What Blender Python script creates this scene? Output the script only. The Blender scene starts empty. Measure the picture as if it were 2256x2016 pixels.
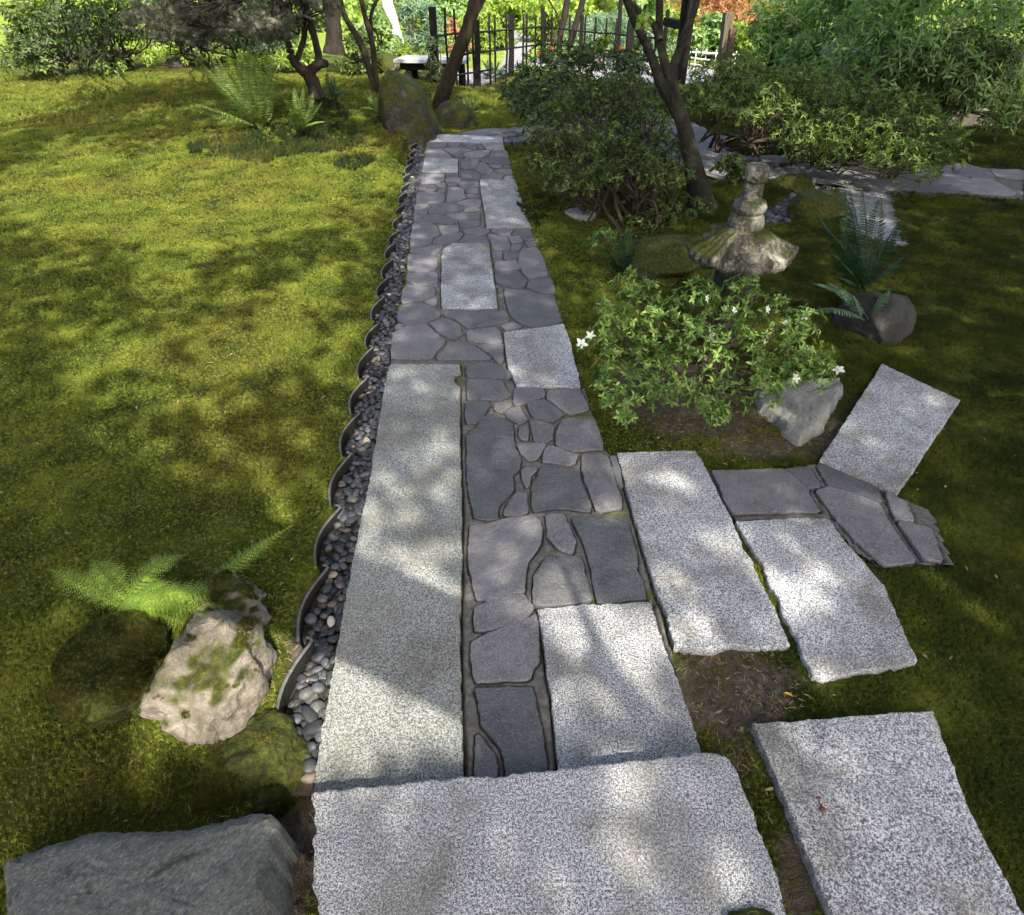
import bpy, math, random
import numpy as np
from mathutils import Vector, Matrix
R = math.radians
random.seed(7); rng = np.random.default_rng(7)
C = bpy.context.scene.collection
sc = bpy.context.scene

# ------------------------------------------------------------------ camera, sky, sun, exposure
FPX, CX, CY, PITCH, CAMH = 1456.0, 1128.0, 1008.0, R(37.5), 1.62
cd = bpy.data.cameras.new('camera'); cam = bpy.data.objects.new('camera', cd); C.objects.link(cam)
cam.location = (0, 0, CAMH); cam.rotation_euler = (R(90) - PITCH, 0, 0)
cd.sensor_fit = 'HORIZONTAL'; cd.sensor_width = 36; cd.lens = 36 * FPX / 2256
cd.clip_start = 0.02; cd.clip_end = 400
sc.camera = cam
SUN_AZ = math.atan2(0.36, -0.93)        # the sun stands behind the photographer, a little to the right
SUN_EL = R(45)
SUNDIR = Vector((math.sin(SUN_AZ) * math.cos(SUN_EL), math.cos(SUN_AZ) * math.cos(SUN_EL), math.sin(SUN_EL)))
world = bpy.data.worlds.new('World'); sc.world = world; world.use_nodes = True
wn = world.node_tree.nodes; wl = world.node_tree.links
sky = wn.new('ShaderNodeTexSky'); sky.sky_type = 'NISHITA'; sky.sun_disc = False
sky.sun_elevation = SUN_EL; sky.sun_rotation = SUN_AZ; sky.air_density = 0.8; sky.dust_density = 5.0; sky.ozone_density = 0.3
wl.new(sky.outputs[0], wn['Background'].inputs[0]); wn['Background'].inputs[1].default_value = 0.15
sd = bpy.data.lights.new('sun', 'SUN'); sun = bpy.data.objects.new('sun', sd); C.objects.link(sun)
sd.energy = 3.5; sd.angle = R(0.5); sd.color = (1.0, 0.93, 0.80)
sun.rotation_euler = SUNDIR.to_track_quat('Z', 'Y').to_euler(); sun.location = (3, -8, 9)
sc.view_settings.view_transform = 'Standard'; sc.view_settings.look = 'None'
sc.view_settings.exposure = 1.75; sc.view_settings.gamma = 1; sc.view_settings.use_curve_mapping = False
sc.render.engine = 'CYCLES'
sc.cycles.max_bounces = 6; sc.cycles.diffuse_bounces = 3; sc.cycles.transmission_bounces = 3; sc.cycles.use_denoising = True

# ------------------------------------------------------------------ geometry helpers
def ray(px, py):
    u = (px - CX) / FPX; v = -(py - CY) / FPX
    return np.array([u, math.cos(PITCH) + v * math.sin(PITCH), -math.sin(PITCH) + v * math.cos(PITCH)])
def G(px, py, z=0.0):                     # a point of the level z seen at that spot of the photograph
    d = ray(px, py); t = (z - CAMH) / d[2]
    return np.array([d[0] * t, d[1] * t, z])
def V(px, py, y):                         # a point at the distance y along the garden
    d = ray(px, py); t = y / d[1]
    return np.array([d[0] * t, y, CAMH + d[2] * t])
def proj(P):
    P = np.asarray(P, float); x = P[..., 0]; y = P[..., 1]; z = P[..., 2] - CAMH
    dep = y * math.cos(PITCH) - z * math.sin(PITCH); up = y * math.sin(PITCH) + z * math.cos(PITCH)
    dep = np.maximum(dep, .05)
    return CX + FPX * x / dep, CY - FPX * up / dep
FR = dict(A=(960, 760, .19637), B=(960, 1060, .24546), C=(840, 520, .22582), D=(860, 270, .17673), E=(660, 800, .29455),
          F=(1284, 800, .29455), H=(1284, 1200, .29455), I=(960, 1400, .24546), J=(1284, 1600, .29455), K=(660, 1600, .29455),
          L=(660, 1200, .29455), S=(0, 0, 1.0), M=(372, 1150, .29455), N=(372, 1550, .25608))
def pts(s):
    out = []; f = None
    for tok in s.split():
        if tok in FR: f = FR[tok]; continue
        x, y = tok.split(','); out.append((f[0] + float(x) * f[2], f[1] + float(y) * f[2]))
    return out
def gp(s, z=0.0):
    return np.array([G(x, y, z)[:2] for x, y in pts(s)])

_T = {}
def _lat(seed):
    if seed not in _T:
        _T[seed] = np.random.default_rng(seed + 100).random((32, 32, 32)).astype(np.float64) * 2 - 1
    return _T[seed]
def vnoise(P, seed=0):
    P = np.asarray(P, float)
    if P.shape[1] == 2: P = np.column_stack([P, np.zeros(len(P))])
    T = _lat(seed); i = np.floor(P).astype(int); f = P - i; f = f * f * (3 - 2 * f)
    r = 0
    for a in (0, 1):
        for b in (0, 1):
            for c in (0, 1):
                w = (f[:, 0] if a else 1 - f[:, 0]) * (f[:, 1] if b else 1 - f[:, 1]) * (f[:, 2] if c else 1 - f[:, 2])
                r = r + w * T[(i[:, 0] + a) & 31, (i[:, 1] + b) & 31, (i[:, 2] + c) & 31]
    return r
def fbm(P, octv=4, seed=0):
    P = np.asarray(P, float); s = 0; a = 1; t = 0
    for k in range(octv):
        s = s + a * vnoise(P * 2 ** k + 7.3 * k, seed); t += a; a *= .5
    return s / t
def inpoly(P, poly):
    x, y = P[:, 0], P[:, 1]; n = len(poly); r = np.zeros(len(P), bool); j = n - 1
    for i in range(n):
        xi, yi = poly[i]; xj, yj = poly[j]
        if yi != yj:
            c = ((yi > y) != (yj > y)) & (x < (xj - xi) * (y - yi) / (yj - yi) + xi)
            r ^= c
        j = i
    return r
def segdist(P, segs):
    best = np.full(len(P), 9.0)
    A = segs[:, :2]; D = segs[:, 2:] - A; L = (D ** 2).sum(1) + 1e-12
    for k in range(len(segs)):
        q = P - A[k]; t = np.clip((q @ D[k]) / L[k], 0, 1)
        d = (q[:, 0] - t * D[k, 0]) ** 2 + (q[:, 1] - t * D[k, 1]) ** 2
        np.minimum(best, d, out=best)
    return np.sqrt(best)
def polysegs(poly):
    return np.hstack([poly, np.roll(poly, -1, 0)])

def mesh(name, verts, faces, mat=None, parent=None, smooth=False, attrs=None):
    me = bpy.data.meshes.new(name)
    if isinstance(faces, np.ndarray):
        verts = np.asarray(verts, np.float32); n, k = faces.shape
        me.vertices.add(len(verts)); me.vertices.foreach_set('co', verts.ravel())
        me.loops.add(n * k); me.loops.foreach_set('vertex_index', faces.astype(np.int32).ravel())
        me.polygons.add(n); me.polygons.foreach_set('loop_start', np.arange(0, n * k, k, dtype=np.int32))
        me.update(calc_edges=True)
    else:
        me.from_pydata([tuple(map(float, v)) for v in verts], [], [tuple(int(i) for i in f) for f in faces]); me.update()
    if smooth: me.polygons.foreach_set('use_smooth', [True] * len(me.polygons))
    if attrs:
        for k_, a in attrs.items():
            at = me.attributes.new(k_, 'FLOAT', 'POINT'); at.data.foreach_set('value', np.asarray(a, np.float32))
    if mat: me.materials.append(mat)
    o = bpy.data.objects.new(name, me); C.objects.link(o)
    if parent: o.parent = parent
    return o
def tag(o, label=None, cat=None, group=None, kind=None):
    if label: o['label'] = label
    if cat: o['category'] = cat
    if group: o['group'] = group
    if kind: o['kind'] = kind
    return o
def thing(name, label, cat, loc=(0, 0, 0), group=None):
    o = bpy.data.objects.new(name, None); C.objects.link(o); o.empty_display_size = .1
    o['_b'] = 1; del o['_b']
    return tag(o, label, cat, group)
def join(parts):                         # [(verts, faces ndarray)] of one face size
    vs = []; fs = []; n = 0
    for v, f in parts:
        vs.append(v); fs.append(f + n); n += len(v)
    return np.vstack(vs), np.vstack(fs)
def tube(P, rad, seg=7, seed=0, rough=0.0, cap=True):
    P = np.asarray(P, float); n = len(P); rad = np.broadcast_to(np.asarray(rad, float), (n,))
    T = np.gradient(P, axis=0); T /= np.linalg.norm(T, axis=1)[:, None] + 1e-9
    ref = np.array([0.3, 0.9, 0.1]) if abs(T[0, 2]) > .8 else np.array([0, 0, 1.0])
    U = np.cross(T, ref); U /= np.linalg.norm(U, axis=1)[:, None] + 1e-9; W = np.cross(T, U)
    a = np.arange(seg) * 2 * math.pi / seg
    rr = rad[:, None] * np.ones(seg)
    if rough:
        q = np.column_stack([np.repeat(np.arange(n) * .7, seg), np.tile(a, n), np.full(n * seg, seed * 1.7)])
        rr = rr * (1 + rough * vnoise(q, 3).reshape(n, seg))
    v = P[:, None, :] + rr[..., None] * (np.cos(a)[None, :, None] * U[:, None, :] + np.sin(a)[None, :, None] * W[:, None, :])
    v = v.reshape(-1, 3)
    i = np.arange(n - 1)[:, None] * seg; j = np.arange(seg)[None, :]; jn = (j + 1) % seg
    f = np.stack([i + j, i + jn, i + jn + seg, i + j + seg], -1).reshape(-1, 4)
    if cap:
        v = np.vstack([v, P[-1:] + T[-1:] * rad[-1] * .4]); last = (n - 1) * seg; k = len(v) - 1
        f = np.vstack([f, [[last + q, last + (q + 1) % seg, k, k] for q in range(seg)]])
        fc = f[-seg:].copy(); f = f[:-seg]
        # caps kept as quads by pairing
        ex = [[last + q, last + (q + 1) % seg, last + (q + 2) % seg, k] for q in range(0, seg - 1, 2)]
        if seg % 2: ex.append([last + seg - 1, last, last + 1, k])
        f = np.vstack([f, np.array(ex)])
    return v, f
def smoothline(P, n=8):
    P = np.asarray(P, float)
    if len(P) < 3: return np.array([P[0] + (P[-1] - P[0]) * t for t in np.linspace(0, 1, n)])
    Q = np.vstack([2 * P[0] - P[1], P, 2 * P[-1] - P[-2]]); out = []
    for i in range(1, len(Q) - 2):
        for t in np.linspace(0, 1, n, endpoint=False):
            a, b, c, d = Q[i - 1:i + 3]
            out.append(.5 * (2 * b + (c - a) * t + (2 * a - 5 * b + 4 * c - d) * t * t + (3 * b - a - 3 * c + d) * t ** 3))
    out.append(P[-1]); return np.array(out)
def unit(v): return v / (np.linalg.norm(v, axis=-1, keepdims=True) + 1e-9)
def leaves(P, D, N, Ln, Wd, fold=.25, droop=.15, quad=False):
    """leaf blades: base P, direction D, upper side N, folded along the midrib"""
    P = np.asarray(P, float); n = len(P); D = unit(np.asarray(D, float)); S = unit(np.cross(D, N)); N = np.cross(S, D)
    Ln = np.broadcast_to(Ln, (n,))[:, None]; Wd = np.broadcast_to(Wd, (n,))[:, None]
    def pt(t, s, h): return P + D * Ln * t + S * Wd * s + N * (h * Wd - droop * Ln * t * t)
    if quad:
        v = np.stack([pt(0, 0, 0), pt(.45, .5, fold), pt(1, 0, 0), pt(.5, -.5, fold)], 1).reshape(-1, 3)
        f = (np.arange(n)[:, None] * 4 + np.arange(4)[None, :])
        return v, f
    v = np.stack([pt(0, 0, 0), pt(.3, .42, fold), pt(.68, .40, fold), pt(1, 0, 0), pt(.68, -.40, fold), pt(.3, -.42, fold)], 1).reshape(-1, 3)
    b = np.arange(n)[:, None] * 6
    f = np.stack([b + np.array([0, 3, 2, 1]), b + np.array([0, 5, 4, 3])], 1).reshape(-1, 4)
    return v, f
def rdir(n, up=0.0):
    v = rng.normal(size=(n, 3)); v[:, 2] += up; return unit(v)

# ------------------------------------------------------------------ materials
def newmat(name):
    m = bpy.data.materials.new(name); m.use_nodes = True; nt = m.node_tree; nt.nodes.clear()
    return m, nt
class NB:
    def __init__(s, nt): s.nt = nt
    def n(s, t, **k):
        o = s.nt.nodes.new(t)
        for a, b in k.items():
            if a.startswith('i_'): o.inputs[int(a[2:])].default_value = b
            else: setattr(o, a, b)
        return o
    def l(s, a, b): s.nt.links.new(a, b)
    def pos(s, scale=(1, 1, 1)):
        g = s.n('ShaderNodeNewGeometry'); m = s.n('ShaderNodeMapping'); m.inputs[3].default_value = scale
        s.l(g.outputs['Position'], m.inputs[0]); return m.outputs[0]
    def noise(s, vec, sc_, det=4, rough=.55, dist=0):
        o = s.n('ShaderNodeTexNoise'); s.l(vec, o.inputs['Vector']); o.inputs['Scale'].default_value = sc_
        o.inputs['Detail'].default_value = det; o.inputs['Roughness'].default_value = rough; o.inputs['Distortion'].default_value = dist
        return o.outputs[0]
    def ramp(s, fac, stops, interp='LINEAR'):
        o = s.n('ShaderNodeValToRGB'); o.color_ramp.interpolation = interp; e = o.color_ramp.elements
        while len(e) < len(stops): e.new(.5)
        for k, (p, c) in enumerate(stops):
            e[k].position = p; e[k].color = (*c, 1) if len(c) == 3 else c
        s.l(fac, o.inputs[0]); return o.outputs[0]
    def mix(s, fac, a, b, mode='MIX'):
        o = s.n('ShaderNodeMix', data_type='RGBA', blend_type=mode)
        for sock, val in ((o.inputs[0], fac), (o.inputs[6], a), (o.inputs[7], b)):
            if isinstance(val, bpy.types.NodeSocket): s.l(val, sock)
            elif isinstance(val, (int, float)): sock.default_value = val
            else: sock.default_value = (*val, 1)
        return o.outputs[2]
    def math(s, op, a, b=0.0, clamp=False):
        o = s.n('ShaderNodeMath', operation=op, use_clamp=clamp)
        for k, val in enumerate((a, b)):
            if isinstance(val, bpy.types.NodeSocket): s.l(val, o.inputs[k])
            else: o.inputs[k].default_value = val
        return o.outputs[0]
    def bump(s, h, dist, strength=1.0, nrm=None):
        o = s.n('ShaderNodeBump'); o.inputs['Strength'].default_value = strength; o.inputs['Distance'].default_value = dist
        s.l(h, o.inputs['Height'])
        if nrm: s.l(nrm, o.inputs['Normal'])
        return o.outputs[0]
    def attr(s, name):
        o = s.n('ShaderNodeAttribute', attribute_name=name); return o.outputs['Fac']
    def out(s, col, rough=.8, nrm=None, spec=.3, trans=0, trcol=None):
        p = s.n('ShaderNodeBsdfPrincipled'); o = s.n('ShaderNodeOutputMaterial')
        if isinstance(col, bpy.types.NodeSocket): s.l(col, p.inputs['Base Color'])
        else: p.inputs['Base Color'].default_value = (*col, 1)
        if isinstance(rough, bpy.types.NodeSocket): s.l(rough, p.inputs['Roughness'])
        else: p.inputs['Roughness'].default_value = rough
        p.inputs['Specular IOR Level'].default_value = spec
        if nrm: s.l(nrm, p.inputs['Normal'])
        if trans:
            t = s.n('ShaderNodeBsdfTranslucent'); mx = s.n('ShaderNodeMixShader'); mx.inputs[0].default_value = trans
            if trcol is None: trcol = col
            if isinstance(trcol, bpy.types.NodeSocket): s.l(trcol, t.inputs[0])
            else: t.inputs[0].default_value = (*trcol, 1)
            s.l(p.outputs[0], mx.inputs[1]); s.l(t.outputs[0], mx.inputs[2]); s.l(mx.outputs[0], o.inputs[0])
        else: s.l(p.outputs[0], o.inputs[0])

def m_granite(name, dark, mid, light, warm=0.0):
    m, nt = newmat(name); b = NB(nt); p = b.pos()
    f1 = b.noise(p, 300, 3, .75); f2 = b.noise(p, 150, 2, .6)
    f = b.math('ADD', b.math('MULTIPLY', f1, .62), b.math('MULTIPLY', f2, .38))
    c = b.ramp(f, [(.40, dark), (.49, mid), (.585, light)])
    info = b.n('ShaderNodeObjectInfo'); rnd = info.outputs['Random']
    st = b.noise(p, 5, 4, .6)
    c = b.mix(b.ramp(st, [(.47, (0, 0, 0)), (.66, (1, 1, 1))]), c, b.mix(.55, c, (.12, .108, .08)), 'MIX')
    c = b.mix(b.ramp(b.noise(p, 38, 3, .5), [(.68, (0, 0, 0)), (.73, (.65, .65, .65))]), c, (.07, .068, .05))
    c = b.mix(1.0, c, b.ramp(rnd, [(0, (.80, .81, .79)), (.5, (1.0, .99, .97)), (1, (1.12, 1.12, 1.13))]), 'MULTIPLY')
    st3 = b.noise(p, 1.9, 5, .6); c = b.mix(1.0, c, b.ramp(st3, [(.32, (.62, .60, .56)), (.5, (1, 1, 1)), (.7, (1.08, 1.08, 1.1))]), 'MULTIPLY')
    st2 = b.noise(p, 17, 5, .7)
    c = b.mix(b.ramp(st2, [(.62, (0, 0, 0)), (.75, (.5, .5, .5))]), c, (.10, .095, .075))
    h = b.math('ADD', b.math('MULTIPLY', f1, .5), b.noise(p, 30, 5, .7))
    b.out(c, .75, b.bump(h, .006, .75), .35); return m
GRAN = m_granite('granite', (.055, .058, .066), (.235, .242, .258), (.60, .615, .64))
GRAN_G = m_granite('greenish_granite', (.055, .06, .055), (.15, .158, .146), (.33, .34, .32))
def m_slate(name, c0, c1, c2):
    m, nt = newmat(name); b = NB(nt); info = b.n('ShaderNodeObjectInfo'); rnd = info.outputs['Random']
    g = b.n('ShaderNodeNewGeometry'); vr = b.n('ShaderNodeVectorRotate', rotation_type='Z_AXIS')
    b.l(g.outputs['Position'], vr.inputs['Vector']); b.l(b.math('MULTIPLY', rnd, 2.6), vr.inputs['Angle'])
    mp = b.n('ShaderNodeMapping'); mp.inputs[3].default_value = (1, 2.2, 1); b.l(vr.outputs[0], mp.inputs[0]); p = mp.outputs[0]
    big = b.noise(p, 5, 5, .6, .3); mid = b.noise(p, 30, 6, .72, .2); fine = b.noise(g.outputs['Position'], 190, 3, .75); tone = b.noise(g.outputs['Position'], 9, 4, .6)
    c = b.ramp(mid, [(.28, c0), (.5, c1), (.74, c2)])
    c = b.mix(.45, c, b.ramp(tone, [(.3, c0), (.7, c2)]))
    c = b.mix(b.ramp(fine, [(.52, (0, 0, 0)), (.70, (.55, .55, .55))]), c, tuple(x * 1.9 for x in c2))
    c = b.mix(b.ramp(fine, [(.30, (.5, .5, .5)), (.44, (0, 0, 0))]), c, tuple(x * .5 for x in c0))
    c = b.mix(b.ramp(b.noise(g.outputs['Position'], 4, 5, .7), [(.55, (0, 0, 0)), (.72, (.4, .4, .4))]), c, (.15, .135, .115))
    c = b.mix(1.0, c, b.ramp(rnd, [(0, (.68, .70, .71)), (.33, (.92, .93, .92)), (.66, (1.10, 1.04, 1.04)), (1, (1.36, 1.32, 1.30))]), 'MULTIPLY')
    st = b.math('MULTIPLY', b.math('FLOOR', b.math('MULTIPLY', big, 9)), .22)
    h = b.math('ADD', b.math('ADD', b.math('MULTIPLY', big, .45), st), b.math('ADD', b.math('MULTIPLY', mid, .45), b.math('MULTIPLY', fine, .16)))
    b.out(c, b.ramp(mid, [(.3, (.6, .6, .6)), (.7, (.8, .8, .8))]), b.bump(h, .015, 1.0), .3); return m
SLATE = m_slate('slate', (.058, .059, .063), (.102, .103, .109), (.18, .18, .187))
def m_mortar():
    m, nt = newmat('mortar'); b = NB(nt); p = b.pos()
    n1 = b.noise(p, 60, 5, .7); n2 = b.noise(p, 4, 3, .5)
    c = b.ramp(n1, [(.3, (.062, .060, .053)), (.7, (.15, .145, .132))])
    c = b.mix(b.attr('dirt'), c, b.ramp(n1, [(.3, (.018, .015, .010)), (.7, (.055, .046, .032))]))
    c = b.mix(b.math('MULTIPLY', b.attr('moss'), b.ramp(n2, [(.3, (.5, .5, .5)), (.6, (1, 1, 1))]), True), c, (.07, .085, .018))
    b.out(c, .95, b.bump(n1, .005, .9), .15); return m
MORTAR = m_mortar()
def m_ground():
    m, nt = newmat('mossy_ground'); b = NB(nt); p = b.pos()
    n1 = b.noise(p, 3.2, 6, .65); n2 = b.noise(p, 40, 5, .7); n3 = b.noise(p, 1.1, 3, .5)
    moss = b.ramp(n1, [(.3, (.018, .028, .005)), (.5, (.055, .070, .009)), (.7, (.13, .14, .018))])
    moss = b.mix(b.ramp(n2, [(.35, (.7, .7, .7)), (.55, (0, 0, 0))]), moss, (.010, .013, .003))
    moss = b.mix(b.ramp(n3, [(.5, (0, 0, 0)), (.62, (.45, .45, .45))]), moss, (.07, .06, .014))
    soil = b.ramp(n2, [(.3, (.045, .034, .024)), (.55, (.105, .085, .066)), (.75, (.19, .165, .135))])
    soil = b.mix(b.ramp(b.noise(p, 11, 4, .6), [(.45, (0, 0, 0)), (.65, (.8, .8, .8))]), soil, (.07, .06, .035))
    grav = b.ramp(b.noise(p, 70, 3, .7), [(.35, (.10, .10, .105)), (.65, (.36, .36, .375))])
    dark = (.022, .018, .012)
    lawn = b.ramp(n1, [(.3, (.10, .15, .02)), (.7, (.20, .26, .045))])
    c = b.mix(b.attr('soil'), moss, soil); c = b.mix(b.attr('dark'), c, dark)
    c = b.mix(b.attr('lawn'), c, lawn); c = b.mix(b.attr('gravel'), c, grav)
    h = b.math('ADD', n2, b.math('MULTIPLY', b.noise(p, 160, 2, .6), .6))
    b.out(c, .95, b.bump(h, .012, 1.0), .1); return m
GROUND = m_ground()
def m_tuft(name, c0, c1, c2, sc_=3.2):
    m, nt = newmat(name); b = NB(nt); p = b.pos()
    n1 = b.noise(p, sc_, 6, .65); n2 = b.noise(p, 90, 2, .6)
    c = b.ramp(n1, [(.3, c0), (.5, c1), (.7, c2)])
    n3 = b.noise(p, 1.1, 3, .5)
    c = b.mix(b.ramp(n3, [(.48, (0, 0, 0)), (.62, (.55, .55, .55))]), c, (.12, .105, .02))
    c = b.mix(b.ramp(n2, [(.5, (0, 0, 0)), (.66, (.6, .6, .6))]), c, tuple(x * 1.7 for x in c2))
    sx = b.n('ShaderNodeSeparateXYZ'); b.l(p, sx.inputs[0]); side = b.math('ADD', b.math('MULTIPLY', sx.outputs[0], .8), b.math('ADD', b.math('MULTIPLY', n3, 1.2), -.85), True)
    c = b.mix(side, c, b.ramp(n1, [(.3, (.014, .024, .005)), (.5, (.050, .068, .009)), (.7, (.14, .155, .020))]))  # tufts darker towards the right, shade of the shrubs put into the colour
    b.out(c, .8, None, .15, .25); return m
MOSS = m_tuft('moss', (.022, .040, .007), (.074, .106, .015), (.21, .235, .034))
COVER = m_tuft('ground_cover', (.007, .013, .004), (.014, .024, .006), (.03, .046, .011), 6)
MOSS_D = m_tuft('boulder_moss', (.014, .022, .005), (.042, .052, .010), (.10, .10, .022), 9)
def m_rock(name, base, moss=.5, light=None, cut=.2):
    m, nt = newmat(name); b = NB(nt); p = b.pos(); g = b.n('ShaderNodeNewGeometry'); sx = b.n('ShaderNodeSeparateXYZ')
    b.l(g.outputs['Normal'], sx.inputs[0])
    n1 = b.noise(p, 7, 7, .68, .3); n2 = b.noise(p, 60, 5, .7); n0 = b.noise(p, 3.3, 4, .6)
    lo = tuple(x * .5 for x in base); hi = light or tuple(min(1, x * 1.5) for x in base)
    c = b.ramp(n1, [(.3, lo), (.5, base), (.7, hi)])
    c = b.mix(b.ramp(n2, [(.5, (0, 0, 0)), (.68, (.6, .6, .6))]), c, hi)
    c = b.mix(b.ramp(n2, [(.3, (.7, .7, .7)), (.45, (0, 0, 0))]), c, lo)
    mz = b.math('ADD', b.math('MULTIPLY', sx.outputs[2], .45), b.math('ADD', b.math('MULTIPLY', n0, 1.6), moss - 1.3 - cut))
    mk = b.ramp(b.math('ADD', mz, b.math('MULTIPLY', n2, .3)), [(.25, (0, 0, 0)), (.42, (1, 1, 1))])
    mc = b.ramp(n2, [(.3, (.012, .016, .004)), (.5, (.035, .042, .007)), (.7, (.08, .085, .014))])
    if moss > 0: c = b.mix(mk, c, mc)
    h = b.math('ADD', n1, b.math('MULTIPLY', n2, .35))
    b.out(c, .9, b.bump(h, .03, .9), .2); return m
ROCK = m_rock('boulder_stone', (.036, .034, .026), .74, (.095, .088, .068))
ROCK_PALE = m_rock('pale_boulder_stone', (.135, .118, .093), .56, (.27, .24, .20))
ROCK_MOSS = m_rock('mossy_stone', (.12, .11, .09), 1.05)
def m_cleft():
    m, nt = newmat('grey_rough_stone'); b = NB(nt); g = b.n('ShaderNodeNewGeometry'); vr = b.n('ShaderNodeVectorRotate', rotation_type='Z_AXIS'); b.l(g.outputs['Position'], vr.inputs['Vector']); vr.inputs['Angle'].default_value = -.95
    mp = b.n('ShaderNodeMapping'); mp.inputs[3].default_value = (.8, 1.35, 1); b.l(vr.outputs[0], mp.inputs[0]); p = mp.outputs[0]
    a = b.noise(p, 14, 8, .78, .2); f = b.noise(p, 120, 6, .8, .1); t = b.noise(g.outputs['Position'], 5, 5, .6)
    c = b.ramp(f, [(.30, (.05, .055, .048)), (.46, (.13, .138, .125)), (.58, (.20, .21, .195)), (.70, (.42, .43, .41))])
    c = b.mix(b.ramp(a, [(.34, (.9, .9, .9)), (.46, (0, 0, 0))]), c, (.045, .048, .038))
    c = b.mix(b.ramp(t, [(.5, (0, 0, 0)), (.7, (.5, .5, .5))]), c, (.095, .10, .07))
    st = b.math('MULTIPLY', b.math('FLOOR', b.math('MULTIPLY', a, 10)), .12)
    h = b.math('ADD', st, b.math('ADD', b.math('MULTIPLY', a, .8), b.math('MULTIPLY', f, .3)))
    b.out(c, .85, b.bump(h, .03, 1.0), .25); return m
ROCK_GREY = m_cleft()
ROCK_FLAT = m_rock('flat_grey_stone', (.20, .20, .185), .0)
ROCK_LANT = m_rock('lichened_lantern_stone', (.055, .052, .040), .55, (.30, .29, .25))
ROCK_DARK = m_rock('dark_stone', (.04, .04, .036), .0)
def m_pebble():
    m, nt = newmat('pebble'); b = NB(nt); info = b.n('ShaderNodeObjectInfo'); p = b.pos()
    rnd = info.outputs['Random']
    isl = b.n('ShaderNodeNewGeometry').outputs['Random Per Island']
    r = b.math('FRACT', b.math('ADD', rnd, isl))
    c = b.ramp(r, [(0, (.022, .024, .028)), (.3, (.036, .039, .046)), (.6, (.055, .059, .067)), (.82, (.085, .085, .085)), (.92, (.10, .08, .062)), (.965, (.20, .175, .14)), (.988, (.40, .37, .33))], 'CONSTANT')
    n = b.noise(p, 90, 4, .7)
    c = b.mix(.55, c, b.mix(1.0, c, b.ramp(n, [(.3, (.55, .55, .55)), (.7, (1.7, 1.7, 1.7))]), 'MULTIPLY'))
    b.out(c, .55, b.bump(n, .002, .6), .4); return m
PEB = m_pebble()
def m_simple(name, col, rough=.8, nsc=30, amp=.35, bd=.004, spec=.25, stretch=(1, 1, 1)):
    m, nt = newmat(name); b = NB(nt); p = b.pos(stretch); n = b.noise(p, nsc, 5, .65)
    c = b.ramp(n, [(.3, tuple(x * (1 - amp) for x in col)), (.7, tuple(min(1, x * (1 + amp)) for x in col))])
    b.out(c, rough, b.bump(n, bd, .8), spec); return m
TILE = m_simple('grey_clay_tile', (.10, .105, .10), .8, 40, .35)
TILE_D = m_simple('dark_shaded_clay', (.016, .015, .013), .7, 40, .5)  # dark clay of the tile walls, with their shade put into the colour
BARK = m_simple('bark', (.026, .021, .013), .9, 22, .55, .02, .15, (1, 1, .3))
BARK_D = m_simple('dark_bark', (.022, .018, .014), .9, 22, .5, .02, .15, (1, 1, .3))
BARK_G = m_rock('mossy_bark', (.020, .019, .012), .42, (.055, .052, .036))
BARK_W = m_simple('pale_bark', (.52, .50, .46), .85, 14, .55, .01)
TWIG = m_simple('twig_bark', (.045, .034, .024), .85, 40, .4)
WOOD = m_simple('weathered_dark_wood', (.0045, .004, .0035), .8, 20, .5, .006, .2, (3, 3, .4))
WOOD_G = m_simple('grey_split_wood', (.11, .09, .06), .9, 16, .55, .02, .15, (4, 4, .3))
BENCH = m_simple('pale_bench_top', (.30, .31, .32), .45, 9, .25, .002, .5)
WALLM = m_simple('beige_plaster', (.30, .27, .21), .9, 8, .3, .006)
CAPM = m_simple('grey_roof_tile', (.13, .13, .13), .7, 20, .3)
SOILM = m_simple('dark_soil', (.045, .034, .025), .95, 60, .5, .01)
RAILW = m_simple('white_bamboo', (.55, .54, .50), .7, 20, .2)
def m_leaf(name, c0, c1, c2, trans=.3, rough=.5, spec=.4):
    m, nt = newmat(name); b = NB(nt); g = b.n('ShaderNodeNewGeometry')
    n = b.noise(b.pos(), 4, 2, .5)
    f = b.math('ADD', b.math('MULTIPLY', g.outputs['Random Per Island'], .6), b.math('MULTIPLY', n, .45), True)
    c = b.ramp(f, [(.1, c0), (.5, c1), (.95, c2)])
    tc = b.mix(1.0, c, (1.5, 1.7, .7), 'MULTIPLY')
    b.out(c, rough, None, spec, trans, tc); return m
LF_AZ = m_leaf('azalea_leaf', (.03, .07, .015), (.10, .18, .035), (.30, .41, .10), .35)
LF_RH = m_leaf('dark_shrub_leaf', (.012, .024, .008), (.028, .052, .014), (.09, .14, .045), .2, .5, .3)
LF_RH2 = m_leaf('shrub_leaf', (.012, .026, .006), (.038, .066, .013), (.15, .20, .045), .25, .5, .3)
LF_RH3 = m_leaf('bright_shrub_leaf', (.02, .045, .009), (.06, .10, .018), (.20, .27, .055), .3, .5, .3)
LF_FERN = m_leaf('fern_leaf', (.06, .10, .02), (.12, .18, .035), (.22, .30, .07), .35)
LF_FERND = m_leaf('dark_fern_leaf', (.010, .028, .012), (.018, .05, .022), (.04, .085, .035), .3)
LF_LADY = m_leaf('bright_fern_leaf', (.13, .21, .03), (.22, .33, .045), (.36, .46, .09), .4)
LF_MAPLE = m_leaf('lace_maple_leaf', (.035, .036, .022), (.07, .068, .045), (.17, .16, .13), .3)
LF_LIME = m_leaf('lime_leaf', (.07, .12, .014), (.15, .23, .03), (.30, .38, .06), .4)
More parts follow.
